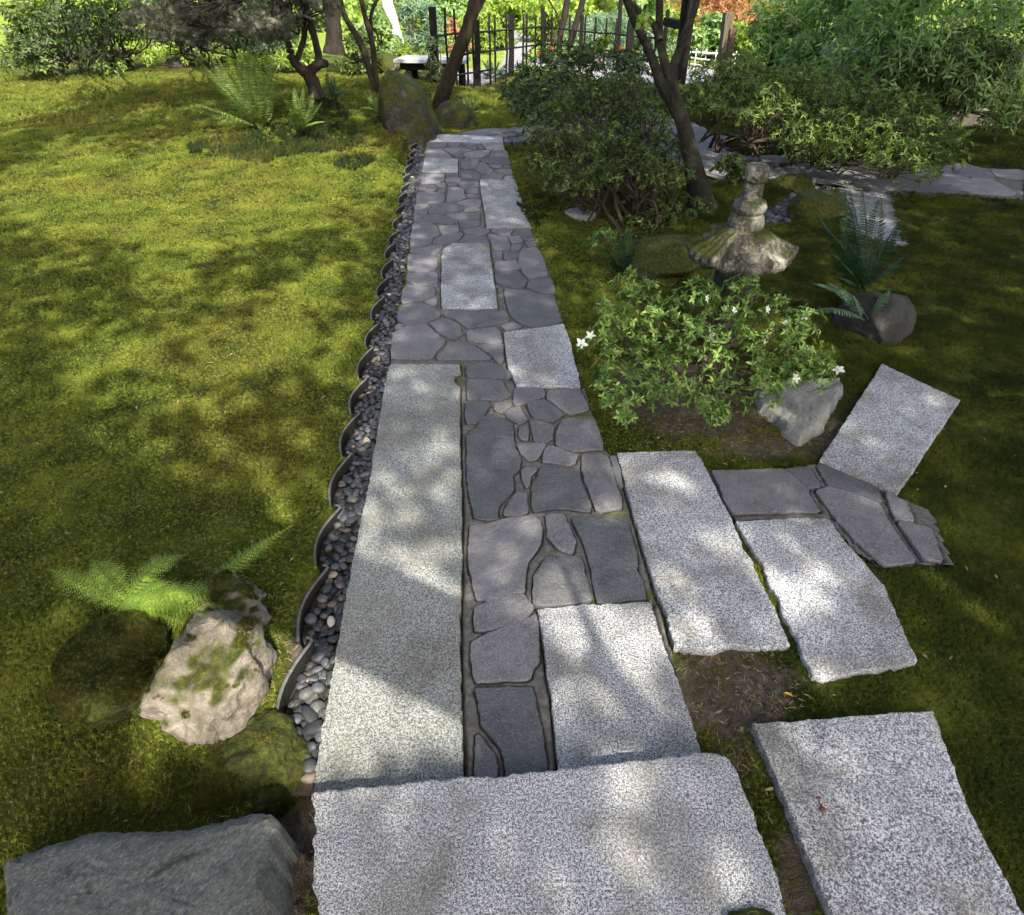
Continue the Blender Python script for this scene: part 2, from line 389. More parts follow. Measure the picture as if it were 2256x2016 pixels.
LF_PALE = m_leaf('pale_green_leaf', (.06, .12, .035), (.13, .22, .065), (.28, .38, .14), .4)
LF_BLUE = m_leaf('blue_green_leaf', (.05, .09, .055), (.10, .17, .10), (.20, .28, .18), .3)
LF_RED = m_leaf('copper_maple_leaf', (.17, .06, .035), (.30, .13, .07), (.42, .24, .13), .4)
LF_CAN = m_leaf('canopy_leaf', (.05, .09, .02), (.09, .15, .03), (.14, .20, .05), .25)
PETAL = m_leaf('white_petal', (.72, .72, .78), (.80, .80, .84), (.86, .86, .88), .35, .6, .2)
PETALR = m_leaf('red_petal', (.45, .03, .02), (.55, .05, .03), (.65, .10, .05), .3)
STRAW = m_leaf('dry_needle', (.20, .15, .08), (.34, .27, .15), (.50, .43, .28), .1, .8, .1)
LITTER = m_leaf('leaf_litter', (.06, .035, .02), (.14, .085, .045), (.30, .22, .12), .1, .8, .1)
YLEAF = m_simple('yellow_fallen_leaf', (.55, .32, .08), .6, 60, .3)
BROWN = m_simple('brown_bud', (.11, .035, .025), .6, 60, .3)

# ------------------------------------------------------------------ paving outlines (traced on the level of the path)
SLATES = """A 345,240 450,205 560,190 720,230 820,290 835,345 825,380 600,360 345,340
A 355,385 480,375 740,395 800,500 845,545 790,590 700,610 500,600 355,600
A 340,650 450,630 570,625 605,670 540,780 470,865 350,875 328,800
A 650,660 720,625 790,630 840,670 740,750 670,725
A 885,490 1000,480 1200,490 1230,530 1215,565 1000,650 890,665 870,640
A 1270,500 1600,490 1650,560 1715,690 1700,725 1510,775 1390,700 1245,580
A 790,760 935,680 1030,830 960,870 900,860 800,795
A 1020,650 1080,625 1210,610 1320,690 1430,780 1310,855 1200,830 1080,790
A 1060,850 1150,845 1310,885 1325,920 1300,1050 1240,1085 1110,1070 1090,980
A 945,920 1030,905 1040,960 1030,1055 960,1045 935,1000
E 1245,530 1330,465 1370,395 1450,378 1590,452 1600,560 1615,640 1655,710 1640,790 1592,840 1600,945 1490,1055 1478,1110 1490,1160 1400,1168 1305,1148 1290,1060 1262,950 1250,800 1252,640
A 1380,900 1420,840 1500,815 1700,820 1780,810 1800,880 1840,980 1875,1110 1870,1160 1700,1170 1550,1185 1400,1150 1350,1100 1355,1000 1360,960
A 905,1110 1050,1100 1210,1095 1240,1120 1180,1220 1120,1280 1050,1285 960,1210
A 1255,1130 1340,1140 1440,1180 1600,1230 1570,1280 1560,1320 1480,1340 1340,1315 1200,1300 1215,1200
E 1680,775 1780,770 1770,800 1730,840 1715,910 1690,920 1665,850 1665,800
A 1195,1360 1350,1365 1500,1390 1600,1410 B 1320,60 1390,200 1385,265 1180,240 1020,240 880,265 865,180 865,60 E 1745,905 1775,850
A 1645,1225 1860,1212 F 185,700 215,790 240,880 288,1000 285,1080 200,1090 140,1112 100,1095 70,1010 30,910 A 1640,1380
F 208,695 245,690 285,830 300,930 262,900 225,800
B 730,100 810,110 825,270 740,300 620,305 610,280 650,200
B 305,400 450,385 620,335 880,305 930,350 960,430 945,540 900,620 825,710 805,800 800,960 780,990 650,1010 470,1065 370,1050 340,950 330,850 295,780 290,600 300,500
B 990,310 1070,290 1140,290 1190,390 1250,540 1235,600 1230,640 1180,630 1090,590 1010,500 1000,400
B 1225,320 1400,320 1600,335 1720,380 1750,480 1790,600 1810,700 1800,790 1850,880 1870,1000 1880,1040 1700,1070 1500,1090 1450,1080 1430,980 1400,800 1350,600 1310,500 1240,380
B 1000,680 1180,680 1290,680 1330,780 1370,950 1395,1060 1280,1090 1000,1110 885,1105 875,1000 880,850
B 355,1130 480,1078 660,1015 785,1000 820,1060 880,1130 820,1205 660,1275 450,1335 355,1330 340,1230
B 320,1440 480,1352 650,1297 830,1222 895,1190 912,1270 925,1440 I 925,230 870,280 850,370 780,395 640,390 500,405 370,410 330,320 320,200
I 350,465 600,460 860,460 885,550 900,640 930,780 960,900 975,1030 995,1150 985,1205 990,1330 640,1360 620,1120 590,1010 560,970 480,870 410,790 400,700 375,560
I 365,890 400,900 460,990 520,1060 550,1180 555,1355 360,1360 355,1130 360,1000
D 285,1250 400,1245 520,1252 575,1310 615,1390 530,1440 510,1500 C 490,65 400,88 285,100 283,30
D 540,1460 620,1410 700,1390 900,1370 905,1400 810,1490 780,1500 530,1505
D 850,1495 940,1400 1080,1410 1190,1430 1220,1485 1215,1500
D 1245,1450 1300,1418 1420,1412 1460,1450 C 1240,30 1258,90 1245,138 1150,135 1090,120 1062,40
C 290,125 440,105 590,80 600,100 560,150 510,185 400,180 280,155
C 265,175 400,182 500,195 545,220 548,290 520,325 440,345 330,345 262,335 255,260
C 250,360 330,352 420,357 520,347 545,370 553,430 535,455 440,470 330,470 245,430
C 235,480 330,478 500,497 525,520 525,560 440,600 330,625 205,645 195,600 210,520
C 415,640 530,600 545,610 535,670 510,680
C 440,480 550,462 545,485 500,490
C 160,740 190,680 320,650 400,655 520,700 578,750 560,790 430,840 300,858 215,850 155,800
C 610,750 640,730 800,725 1000,720 1200,728 1230,760 1250,820 1150,850 1000,870 840,895 800,860 720,805 620,780
C 1200,530 1260,512 1400,530 1560,565 1690,580 1700,640 1740,740 1770,830 1600,880 1480,888 1380,860 1290,800 1250,740 1220,650
C 1135,490 1190,515 1150,550
C 1115,340 1330,330 1380,390 1425,430 1390,500 1290,498 1200,480 1130,450 1110,400
C 1110,250 1320,240 1350,310 1330,322 1110,320
C 1085,150 1165,145 1180,160 1165,215 1090,205
C 1195,150 1330,145 1345,200 1200,225
C 1350,160 1370,125 1500,108 1550,150 1590,240 1625,380 1500,400 1430,408 1380,350 1340,260
C 1440,440 1500,420 1660,415 1685,480 1695,560 1560,545 1420,500
C 1245,10 1330,-5 1385,45 1275,70
C 1270,85 1375,75 1360,120 1340,132 1262,128
C 1400,60 1430,42 1500,50 1515,95 1440,105
D 1520,1385 1570,1330 1740,1325 1800,1460 1680,1466 1640,1440 1560,1400
C 165,850 210,858 215,880 140,900 135,870
C 110,940 230,885 400,850 440,855 500,920 620,1020 600,1060 540,1120 500,1185 340,1200 200,1190 95,1180 100,1080 115,980
C 475,850 560,812 640,805 720,840 760,870 780,930 800,950 720,1000 650,985 540,920
C 830,940 850,917 1000,900 1110,885 1160,920 1175,1030 1160,1040 1050,1040 850,1010
C 1170,872 1290,842 1375,880 1340,895 1210,912
C 660,1040 740,1020 860,1050 960,1100 1070,1190 1040,1200 540,1195 560,1150 620,1090
C 940,1060 1180,1050 1190,1200 1175,1235 1140,1225 1060,1140 980,1090
D 455,245 680,242 705,290 560,305 450,305
D 695,245 890,242 850,300 770,302 710,275
D 905,247 1105,256 1105,275 1000,288 915,270
D 555,325 655,305 660,330 600,335
D 670,325 760,312 960,318 1015,345 840,358 720,360 680,345
D 900,290 1060,290 1085,325 1025,335 960,308
D 1085,280 1130,285 1180,325 1110,328
D 455,315 540,330 660,345 720,385 770,438 430,436 440,400
D 735,375 920,365 890,383 760,388
D 775,400 890,392 925,430 900,438 810,436
D 905,390 1000,362 1120,342 1250,345 1220,400 1140,438 1000,438 930,422
D 1265,370 1290,350 1450,350 1475,432 1330,430 1230,422
D 925,445 975,445 965,462 920,460
D 1000,452 1100,457 1110,480 1000,475
D 1118,458 1200,442 1240,432 1480,445 1500,518 1350,528 1230,508 1150,492
D 890,480 970,472 1080,480 1095,510 1080,555 1030,580 920,580 885,560
D 1100,520 1150,495 1200,522 1275,590 1250,638 1180,652 1120,620 1045,585 1090,555
D 1230,530 1400,532 1380,558 1290,573
D 1422,535 1495,532 1505,568 1412,566
D 1305,595 1400,577 1510,580 1520,638 1440,633 1345,613
D 890,602 960,594 1060,602 1108,642 1118,690 1090,706 940,703 885,690 878,640
D 1150,670 1300,620 1425,642 1385,690 1380,698 1145,694
D 1415,670 1520,652 1548,702 1402,702
D 395,640 530,627 675,637 668,720 600,748 375,753 380,690
D 695,627 838,630 838,678 700,663
D 690,702 730,683 860,687 895,715 860,733 685,736
D 727,757 848,752 808,790 727,790
D 850,770 900,732 980,722 1093,722 1088,800 950,813 870,795
D 360,775 530,777 588,820 550,848 355,848
D 560,767 688,752 688,800 620,803
D 600,822 678,820 678,858 585,853
D 340,867 530,864 663,882 678,930 658,983 520,990 320,996 325,930
D 718,870 722,812 830,802 928,822 915,880 948,943 840,973 703,988 708,920
D 948,850 980,827 1088,822 1083,880 955,873
D 955,910 970,892 1080,897 1113,940 1060,943 965,933
D 825,1003 960,957 1108,957 1128,982 1113,1058 1000,1053 900,1028
D 305,1010 478,1012 473,1038 400,1068 300,1073
D 525,1010 700,1002 800,1017 918,1060 880,1098 640,1123 485,1128 480,1090 520,1062
D 925,1100 980,1067 1108,1070 1123,1095 1000,1103
D 297,1090 440,1097 468,1128 440,1143 295,1153
D 300,1177 480,1142 600,1142 700,1192 808,1240 790,1263 600,1253 300,1233
D 680,1140 900,1127 1118,1122 1118,1198 960,1193 860,1198 795,1193
D 855,1225 1118,1212 1108,1268 885,1308 862,1270
D 595,1272 760,1277 828,1282 858,1340 848,1353 642,1388 612,1330
D 908,1345 1100,1307 1240,1322 1218,1368 1140,1403 1020,1393 930,1370
D 1267,1327 1535,1327 1495,1385 1400,1396 1272,1360
D 1222,1390 1330,1402 1217,1415
D 845,130 1080,87 1300,67 1540,95 1570,100 1400,123 1180,160 1000,158
D 1410,135 1560,126 1582,150 1540,163 1450,148
D 1210,172 1380,138 1445,160 1490,176 1400,183
D 1510,88 1640,62 1900,32 1930,58 1700,92 1590,118
D 1605,132 1800,112 1900,97 1880,190 1760,198 1650,163
D 1525,215 1560,182 1640,172 1700,200 1660,238 1540,248
D 1412,205 1480,210 1500,240 1425,243
F 965,800 1100,802 1500,787 1600,862 1685,940 1695,990 1780,1105 1400,1108 1130,1116 1060,1030 1020,900
F 1512,787 1700,782 1740,850 1778,918 1682,928 1605,858
F 1750,768 1780,748 2037,855 2200,930 2240,1040 2037,958 1830,903
F 1745,948 1840,915 2037,968 2230,1050 2300,1200 2500,1480 2250,1500 2037,1322 1850,1102
F 2260,950 2420,1040 2480,1180 2330,1160
F 2350,1180 2600,1230 2700,1480 2550,1460""".split('\n')
GRANS = """D 485,155 700,150 1395,183 1408,250 1100,250 460,236
D 1135,260 1405,267 1423,335 1205,333 1150,287
D 425,450 840,455 845,615 395,618
D 1115,712 1555,717 1620,920 1690,1100 1750,1308 1200,1303 1170,1100 1130,880
C 610,125 700,75 1050,72 1065,200 1095,400 1135,702 900,704 590,702 582,500 590,300 585,200
C 1205,940 1500,905 1780,862 1840,1020 1870,1150 1920,1350 1945,1465 1600,1468 1320,1465 1300,1400 1240,1290 1215,1150 1200,1000
E 665,25 690,10 1195,12 1205,75 1155,95 1160,145 1198,180 1200,600 1210,1000 1212,1412 G 1205,400 S 1013,1440 1018,1600 1021,1735 688,1762 S 708,1615 760,1330 783,1210 816,1050 835,930
F 255,675 840,660 900,750 915,790 1000,960 1100,1150 1210,1412 H 1250,100 1350,330 1440,500 1550,760 1300,775 1150,758 950,780 800,782 685,755 640,600 620,500 560,380 500,180 440,0 F 330,950
F 1150,1190 1330,1180 1620,1165 1840,1170 1950,1330 2030,1412 H 2250,320 2500,880 2300,925 2037,960 1790,1003 1715,985 1650,850 1600,700 1480,500 1470,420 1390,300 1350,150 1275,60
H 1262,1360 1500,1345 2037,1305 2600,1265 J 2850,600 3300,1500 3300,2050 2100,2050 1840,1412 1750,1200 1640,920 1500,570 1390,300
F 1770,738 2040,325 2230,30 2810,300 2350,985
B 915,1160 1300,1120 1620,1110 1900,1090 1940,1112 H 500,430 600,740 700,1000 820,1350 J 880,200 J 880,330 I 1105,1330 1100,1180 1060,800 1030,520 1000,350 985,200""".replace('G 1205,400 ', '').split('\n')
STEP = "K 105,490 260,472 400,455 720,440 940,405 1260,375 1650,355 2037,310 J 190,282 500,240 870,200 1000,198 1065,210 1100,240 1180,400 1290,690 1370,900 1450,1120 1520,1412 1700,2100 K 250,2100 145,1412 135,1300 98,1180 105,900"

def refine(poly, step, jit, seed, smooth):
    P = np.asarray(poly, float)
    if smooth:
        Q = []
        for i in range(len(P)):
            a, b = P[i], P[(i + 1) % len(P)]; Q += [a * .92 + b * .08, a * .08 + b * .92]
        P = np.array(Q)
    out = []
    for i in range(len(P)):
        a, b = P[i], P[(i + 1) % len(P)]; n = max(1, int(np.linalg.norm(b - a) / step))
        for k in range(n): out.append(a + (b - a) * k / n)
    P = np.array(out); T = unit(np.roll(P, -1, 0) - np.roll(P, 1, 0)); N = np.column_stack([T[:, 1], -T[:, 0]])
    area = (P[:, 0] * np.roll(P[:, 1], -1) - np.roll(P[:, 0], -1) * P[:, 1]).sum() / 2
    if area < 0: P = P[::-1]; T = unit(np.roll(P, -1, 0) - np.roll(P, 1, 0)); N = np.column_stack([T[:, 1], -T[:, 0]])
    P = P + N * (.0024 if smooth else 0)
    w = jit * (.7 * vnoise(P * 30 + seed, 1) + .8 * vnoise(P * 95 + seed, 2))
    return P + N * w[:, None], N
def slab(name, poly, top, thick, mat, parent, step=.012, jit=.002, bev=.004, smooth=True, seed=0, tilt=.004):
    P, N = refine(poly, step, jit, seed, smooth); n = len(P)
    c = P.mean(0); rs = np.random.default_rng(seed); tx, ty = rs.uniform(-tilt, tilt, 2)
    zt = lambda q: top + (q[:, 0] - c[0]) * tx + (q[:, 1] - c[1]) * ty
    N = -N if False else N
    ins = P - N * bev; mid = P - N * bev * .35
    rb = bev * (.8 + .5 * vnoise(P * 60, 5))
    v = np.vstack([np.column_stack([P, np.full(n, top - thick)]), np.column_stack([P, zt(P) - rb]),
                   np.column_stack([mid, zt(mid) - rb * .3]), np.column_stack([ins, zt(ins)])])
    f = []
    for r_ in range(3):
        for i in range(n):
            j = (i + 1) % n; f.append((r_ * n + i, r_ * n + j, (r_ + 1) * n + j, (r_ + 1) * n + i))
    f.append(tuple(range(3 * n, 4 * n)))
    return mesh(name, v, f, mat, parent)

# convex-ish random paving for the side paths that are half hidden by the shrubs
def crazy(poly, cell, seed, gap=.012):
    rs = np.random.default_rng(seed); lo = poly.min(0); hi = poly.max(0); S = []
    for gx in np.arange(lo[0] - cell, hi[0] + cell, cell):
        for gy in np.arange(lo[1] - cell, hi[1] + cell, cell):
            S.append((gx + rs.uniform(-.42, .42) * cell, gy + rs.uniform(-.42, .42) * cell))
    S = np.array(S); out = []
    def clip(pl, p, nrm):
        r = []
        for i in range(len(pl)):
            a, b = pl[i], pl[(i + 1) % len(pl)]; da = (a - p) @ nrm; db = (b - p) @ nrm
            if da <= 0: r.append(a)
            if (da < 0 < db) or (db < 0 < da): r.append(a + (b - a) * da / (da - db))
        return r
    for s_ in S:
        if not inpoly(s_[None], poly)[0]: continue
        pl = [s_ + np.array(q) * cell * 1.5 for q in ((-1, -1), (1, -1), (1, 1), (-1, 1))]
        for t_ in S:
            d = t_ - s_; L = np.linalg.norm(d)
            if L < 1e-6 or L > cell * 3: continue
            pl = clip(pl, (s_ + t_) / 2 - d / L * gap / 2, d / L)
            if len(pl) < 3: break
        if len(pl) >= 3: out.append(np.array(pl))
    return out

stones = [gp(s) for s in SLATES]; grans = [gp(s) for s in GRANS]
step_poly = gp(STEP, .06)
SIDE = gp("S 1192,262 1240,245 1330,228 1400,232 1480,262 1560,300 1640,340 1740,345 1890,352 2256,372 2256,440 1890,415 1800,392 1745,395 1690,402 1590,395 1500,362 1400,322 1290,300 1195,292")
side_stones = crazy(SIDE, .42, 5)
RGRAV = gp("S 1850,408 1960,418 1990,540 1905,525 1872,500 1850,455")

# mortar bed with raised pointing between the stones
def left_edge(y): return -.470 - .0668 * (y - .816)
bed_poly = np.vstack([gp("S 690,1762 708,1615 760,1330 783,1210 816,1050 835,930 860,800 878,705 893,630 905,520 917,415 930,350 945,297 1108,300 1112,330 1130,385 1160,460 1172,510 1208,590 1226,645 1238,712 1270,795 1300,890 1318,948 1340,1000 F 250,690 S 1385,1110 1430,1230 1480,1432 1500,1520 1535,1700 1540,1725")])
bed2 = gp("F 905,795 1500,780 1770,742 2037,855 2350,985 2620,1110 2780,1500 2250,1500 2037,1412 1850,1190 1160,1190")
bed3 = gp("D 690,160 830,128 1080,84 1430,55 1900,20 1990,60 1890,215 1650,262 1420,265 1395,183")
allseg = [polysegs(p) for p in stones + grans + [step_poly]]
ctr = np.array([s[:, :2].mean(0) for s in allseg])
granseg = np.vstack([polysegs(p) for p in grans[:-1]] + [polysegs(grans[-1])])
def bed(name, poly, step, z0=-.024, up=.019):
    lo = poly.min(0); hi = poly.max(0)
    xs = np.arange(lo[0], hi[0] + step, step); ys = [lo[1]]
    while ys[-1] < hi[1]: ys.append(ys[-1] + step * max(1, ys[-1] / 2.2))
    ys = np.array(ys); X, Y = np.meshgrid(xs, ys); P = np.column_stack([X.ravel(), Y.ravel()])
    ins = inpoly(P, poly)
    d = np.full(len(P), 9.0); dg = np.full(len(P), 9.0)
    yb = np.linspace(lo[1] - .01, hi[1] + .01, 24); segs = np.vstack(allseg)
    for a, b_ in zip(yb[:-1], yb[1:]):
        m = (P[:, 1] >= a) & (P[:, 1] < b_)
        if not m.any(): continue
        s_ = segs[(np.minimum(segs[:, 1], segs[:, 3]) < b_ + .06) & (np.maximum(segs[:, 1], segs[:, 3]) > a - .06)]
        d[m] = segdist(P[m], s_) if len(s_) else .05
        s_ = granseg[(np.minimum(granseg[:, 1], granseg[:, 3]) < b_ + .06) & (np.maximum(granseg[:, 1], granseg[:, 3]) > a - .06)]
        dg[m] = segdist(P[m], s_) if len(s_) else .5
    sm = lambda t: t * t * (3 - 2 * t)
    ft = sm(np.clip((d - .002) / .0075, 0, 1)); z = z0 + up * ft + .002 * vnoise(P * 60, 4)
    w = .010 + .008 * vnoise(P * 9, 6)
    dirt = np.clip(1.3 - dg / w, 0, 1) * (P[:, 1] < 2.9); dirt = np.maximum(dirt, 1.0 * (1 - ft) * np.clip(.85 + .5 * vnoise(P * 12, 8), 0, 1))
    z = z - .010 * np.clip(1.2 - dg / w, 0, 1) * (P[:, 1] < 2.9)
    moss = np.zeros(len(P)); px, py = proj(np.column_stack([P, z]))
    for (mx, my, rx, ry) in ((1352, 1130, 38, 14), (1428, 1312, 26, 16), (1012, 822, 14, 28), (1320, 1325, 110, 7), (1270, 915, 60, 6), (1010, 900, 6, 70)):
        moss = np.maximum(moss, np.clip(1.4 - np.hypot((px - mx) / rx, (py - my) / ry), 0, 1))
    ny, nx = X.shape; idx = np.arange(ny * nx).reshape(ny, nx)
    q = np.stack([idx[:-1, :-1], idx[:-1, 1:], idx[1:, 1:], idx[1:, :-1]], -1).reshape(-1, 4)
    q = q[ins[q].sum(1) >= 3]
    used = np.unique(q); rm = np.full(ny * nx, -1); rm[used] = np.arange(len(used))
    return mesh(name, np.column_stack([P, z])[used], rm[q], MORTAR, None, True, dict(dirt=dirt[used], moss=moss[used]))
path = tag(bed('path', bed_poly, .006), 'flagstone and granite garden path with raised grey mortar joints', kind='structure')
path2 = tag(bed('side_path', bed2, .012), 'paved side path of dark slate branching right in front', kind='structure')
path3 = tag(bed('far_path', bed3, .02), 'paved path turning right at the far end', kind='structure')
pm = mesh('winding_path', np.column_stack([SIDE, np.full(len(SIDE), -.012)]), [tuple(range(len(SIDE)))], MORTAR)
tag(pm, 'stone paved path winding behind the shrubs', kind='structure')
for k, s in enumerate(stones):
    cy = s[:, 1].mean(); cx_ = s[:, 0].mean()
    par = path
    if k >= len(stones) - 6: par = path2
    elif cy > 7.9 or (cx_ > .0 and cy > 7.6): par = path3
    fine = cy < 3.2
    slab('flagstone', s, .001 * random.uniform(-2, 2), .05, SLATE, par, .007 if fine else .02, .0030 if fine else .002, .0028, True, k)
for k, s in enumerate(grans):
    near = s[:, 1].min() < 3
    slab('granite_slab', s, .004 + (.012 if k in (9, 10) else 0) + .001 * k / 5, .06, GRAN_G if k == 6 else GRAN, path if k not in (8, 9, 10) else path2,
         .008 if near else .03, .0035 if near else .002, .004, False, 300 + k, .001)
for k, s in enumerate(side_stones):
    slab('flagstone', s, .002, .04, SLATE, pm, .06, .004, .004, True, 500 + k)
st = slab('stone_step', step_poly, .060, .09, GRAN, None, .007, .004, .006, False, 900, .0)
tag(st, 'large raised granite step slab lying at the near end of the path', 'step')

# ------------------------------------------------------------------ ground
def gutter_in(y):                          # inner line of the scalloped edging
    k = (y - 1.24) / .303; fr = k - math.floor(k)
    base = -.598 - .066 * (y - 1.24)
    return base, fr
def edge_off(t): return -.030 * (1 - t) - .036 * np.sin(np.clip(t, 0, 1) * math.pi)
def edge_x(y):
    k = np.floor((y - 1.205) / .303); t = (y - 1.205 - .303 * k) / .315
    return -.598 - .066 * (y - 1.24) + edge_off(t)
GY0, GY1 = .90, 7.85
def height(P):
    x, y = P[:, 0], P[:, 1]
    z = .012 * fbm(P * 1.3, 3, 11) + .007 * fbm(P * 7, 2, 12) + .0035 * fbm(P * 22, 2, 14) - .012 + .03 * np.clip((y - 4.5) / 3, 0, 1) * np.clip((-x - 1.25) / .5, 0, 1) * fbm(P * 2.6, 3, 13)
    lawn = x < edge_x(y)
    dl = np.clip((edge_x(y) - x) / .5, 0, 1)
    z = np.where(lawn & (y > 1.1), z * dl + .004, z)
    # mound round the maple and the big boulder
    for (mx, my, rx, ry, h) in ((-2.3, 8.6, 1.7, 1.5, .22), (-1.6, 9.9, 1.2, 1.3, .20), (-1.25, 1.1, .7, .55, .06), (2.2, 7.9, 1.6, 1.2, .05), (1.2, 3.7, .6, .6, .03)):
        z = z + h * np.exp(-(((x - mx) / rx) ** 2 + ((y - my) / ry) ** 2) * 1.4)
    nearpath = (x > left_edge(y) - .01) & (x < 1.2) & (y < 3.2) & (y > -1)
    z = np.where(nearpath & (x < .6), np.minimum(z, -.030), z)
    z = np.where((x >= .3) & (y < 2.6), np.minimum(z, -.020), z)
    pathmid = (x > left_edge(y) - .01) & (x < .44 - .085 * y + .06) & (y < 8.2)
    z = np.where(pathmid, -.034, z)
    g = (x > edge_x(y) - .005) & (x <= left_edge(y) - .0) & (y > GY0 - .25) & (y < GY1)
    z = np.where(g, -.105, z)
    inside = inpoly(P, bed2) | inpoly(P, SIDE) | inpoly(P, bed3)
    z = np.where((x > -1.1) & (x < 3.5) & (y > 6.2) & (y < 9.4), np.minimum(z, -.030), z)
    z = np.where(inside, -.035, z)
    z = np.where(inpoly(P, step_poly), -.035, z)
    sx, sy = stream_c(y)
    z = np.where(inpoly(P, STREAM), -.075, z)
    return z
def stream_c(y): return 0, 0
STREAM = gp("S 1690,490 1668,462 1720,432 1775,402 1800,388 1850,398 1838,420 1800,448 1760,482 1735,492")
def gz(x, y): return float(height(np.array([[x, y]], float))[0])
def GT(px, py):                            # where the line of sight meets the ground
    z = 0.0
    for _ in range(5):
        p = G(px, py, z); z = gz(p[0], p[1])
    p = G(px, py, z); return p
def axis(parts):
    out = [parts[0][0]]
    for a, b, s_ in parts:
        while out[-1] < b - 1e-6: out.append(out[-1] + s_)
    return np.array(out)
xs = axis([(-60, -8, 2.5), (-8, -4, .25), (-4, -1.3, .07), (-1.3, -.45, .0085), (-.45, 2.3, .04), (2.3, 6, .10), (6, 12, .4), (12, 60, 3)])
ys = axis([(-9, -1.5, .8), (-1.5, .5, .1), (.5, 3, .0145), (3, 5.5, .026), (5.5, 9, .045), (9, 14, .12), (14, 40, .8), (40, 90, 6)])
X, Y = np.meshgrid(xs, ys); P = np.column_stack([X.ravel(), Y.ravel()]); Z = height(P)
px, py = proj(np.column_stack([P, Z]))
def blob(specs, edge=.35, nz=.35, seed=20):
    r = np.zeros(len(P)); n = fbm(np.column_stack([px / 60, py / 60]), 3, seed)
    for (mx, my, rx, ry) in specs:
        r = np.maximum(r, np.clip((1.15 - np.hypot((px - mx) / rx, (py - my) / ry) + nz * n) / edge, 0, 1))
    return r * (P[:, 1] > .2)
soil = blob([(1590, 1520, 150, 105), (1700, 1500, 70, 40), (1560, 1420, 110, 40), (1700, 985, 120, 28), (1790, 940, 60, 70), (1560, 940, 170, 30), (1450, 905, 120, 30), (1500, 860, 170, 80), (1700, 900, 60, 60), (1760, 1930, 60, 120), (1600, 1660, 60, 60),
             (690, 1500, 60, 160), (640, 1900, 70, 150), (1870, 900, 40, 60)], .4, .5)
soil = np.maximum(soil, ((P[:, 0] > edge_x(P[:, 1])) & (P[:, 0] < left_edge(P[:, 1])) & (P[:, 1] < GY1)).astype(float))
dark = np.clip(1.2 * inpoly(P, STREAM), 0, 1)
far = np.clip((P[:, 1] - 12.6 - .35 * P[:, 0] * (P[:, 0] > 0)) / .8, 0, 1) * (1 - np.clip((-P[:, 0] - 1.6) / .5, 0, 1) * (P[:, 1] < 15.5))
lawnm = far
GRAVP = gp("S 1000,215 1062,182 1100,150 1120,95 1130,66 1165,62 1172,100 1150,140 1240,150 1300,175 1560,185 1640,170 1640,150 1560,150 1460,140 1400,120 1180,130")
gravel = np.clip(inpoly(P, GRAVP) + inpoly(P, RGRAV) + 0.0, 0, 1) * 1.0
beach = gp("S 905,182 1010,150 1075,148 1070,182 1000,190 960,188")
gravel = np.maximum(gravel, inpoly(P, beach))
ny, nx = X.shape; idx = np.arange(ny * nx).reshape(ny, nx)
q = np.stack([idx[:-1, :-1], idx[:-1, 1:], idx[1:, 1:], idx[1:, :-1]], -1).reshape(-1, 4)
ground = mesh('ground', np.column_stack([P, Z]), q, GROUND, None, True, dict(soil=soil, dark=dark, lawn=lawnm, gravel=gravel))
tag(ground, 'mossy garden ground with bare soil patches and bright lawn beyond', kind='structure')

# ------------------------------------------------------------------ moss and needles
def blades_group(name, mat, nbl, hgt, rad, spread, seed=1):
    ng = bpy.data.node_groups.new(name, 'GeometryNodeTree')
    ng.interface.new_socket('Geometry', in_out='INPUT', socket_type='NodeSocketGeometry')
    ng.interface.new_socket('Geometry', in_out='OUTPUT', socket_type='NodeSocketGeometry')
    N = ng.nodes; Lk = ng.links; gi = N.new('NodeGroupInput'); go = N.new('NodeGroupOutput')
    jn = N.new('GeometryNodeJoinGeometry'); rs = random.Random(seed)
    cone = N.new('GeometryNodeMeshCone'); cone.fill_type = 'NONE'; cone.inputs['Vertices'].default_value = 3
    cone.inputs['Radius Top'].default_value = 0; cone.inputs['Radius Bottom'].default_value = rad; cone.inputs['Depth'].default_value = hgt
    for k in range(nbl):
        t = N.new('GeometryNodeTransform'); a = rs.uniform(0, 6.28); tl = rs.uniform(.15, 1.15)
        t.inputs['Translation'].default_value = (math.cos(a) * spread * rs.random(), math.sin(a) * spread * rs.random(), hgt * .3)
        t.inputs['Rotation'].default_value = (tl * math.sin(a), -tl * math.cos(a), rs.uniform(0, 3))
        Lk.new(cone.outputs[0], t.inputs[0]); Lk.new(t.outputs[0], jn.inputs[0])
    sm_ = N.new('GeometryNodeSetMaterial'); sm_.inputs['Material'].default_value = mat; Lk.new(jn.outputs[0], sm_.inputs[0])
    iop = N.new('GeometryNodeInstanceOnPoints'); Lk.new(gi.outputs[0], iop.inputs['Points']); Lk.new(sm_.outputs[0], iop.inputs['Instance'])
    at = N.new('GeometryNodeInputNamedAttribute'); at.data_type = 'FLOAT'; at.inputs[0].default_value = 'sc'
    rv = N.new('FunctionNodeRandomValue'); rv.data_type = 'FLOAT_VECTOR'; rv.inputs[0].default_value = (-.25, -.25, 0); rv.inputs[1].default_value = (.25, .25, 6.28)
    Lk.new(at.outputs[0], iop.inputs['Scale']); Lk.new(rv.outputs[0], iop.inputs['Rotation'])
    Lk.new(iop.outputs[0], go.inputs[0]); return ng
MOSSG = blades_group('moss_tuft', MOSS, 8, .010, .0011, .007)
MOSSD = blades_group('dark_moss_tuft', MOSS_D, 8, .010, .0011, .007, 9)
COVG = blades_group('cover_tuft', COVER, 9, .035, .004, .022, 4)
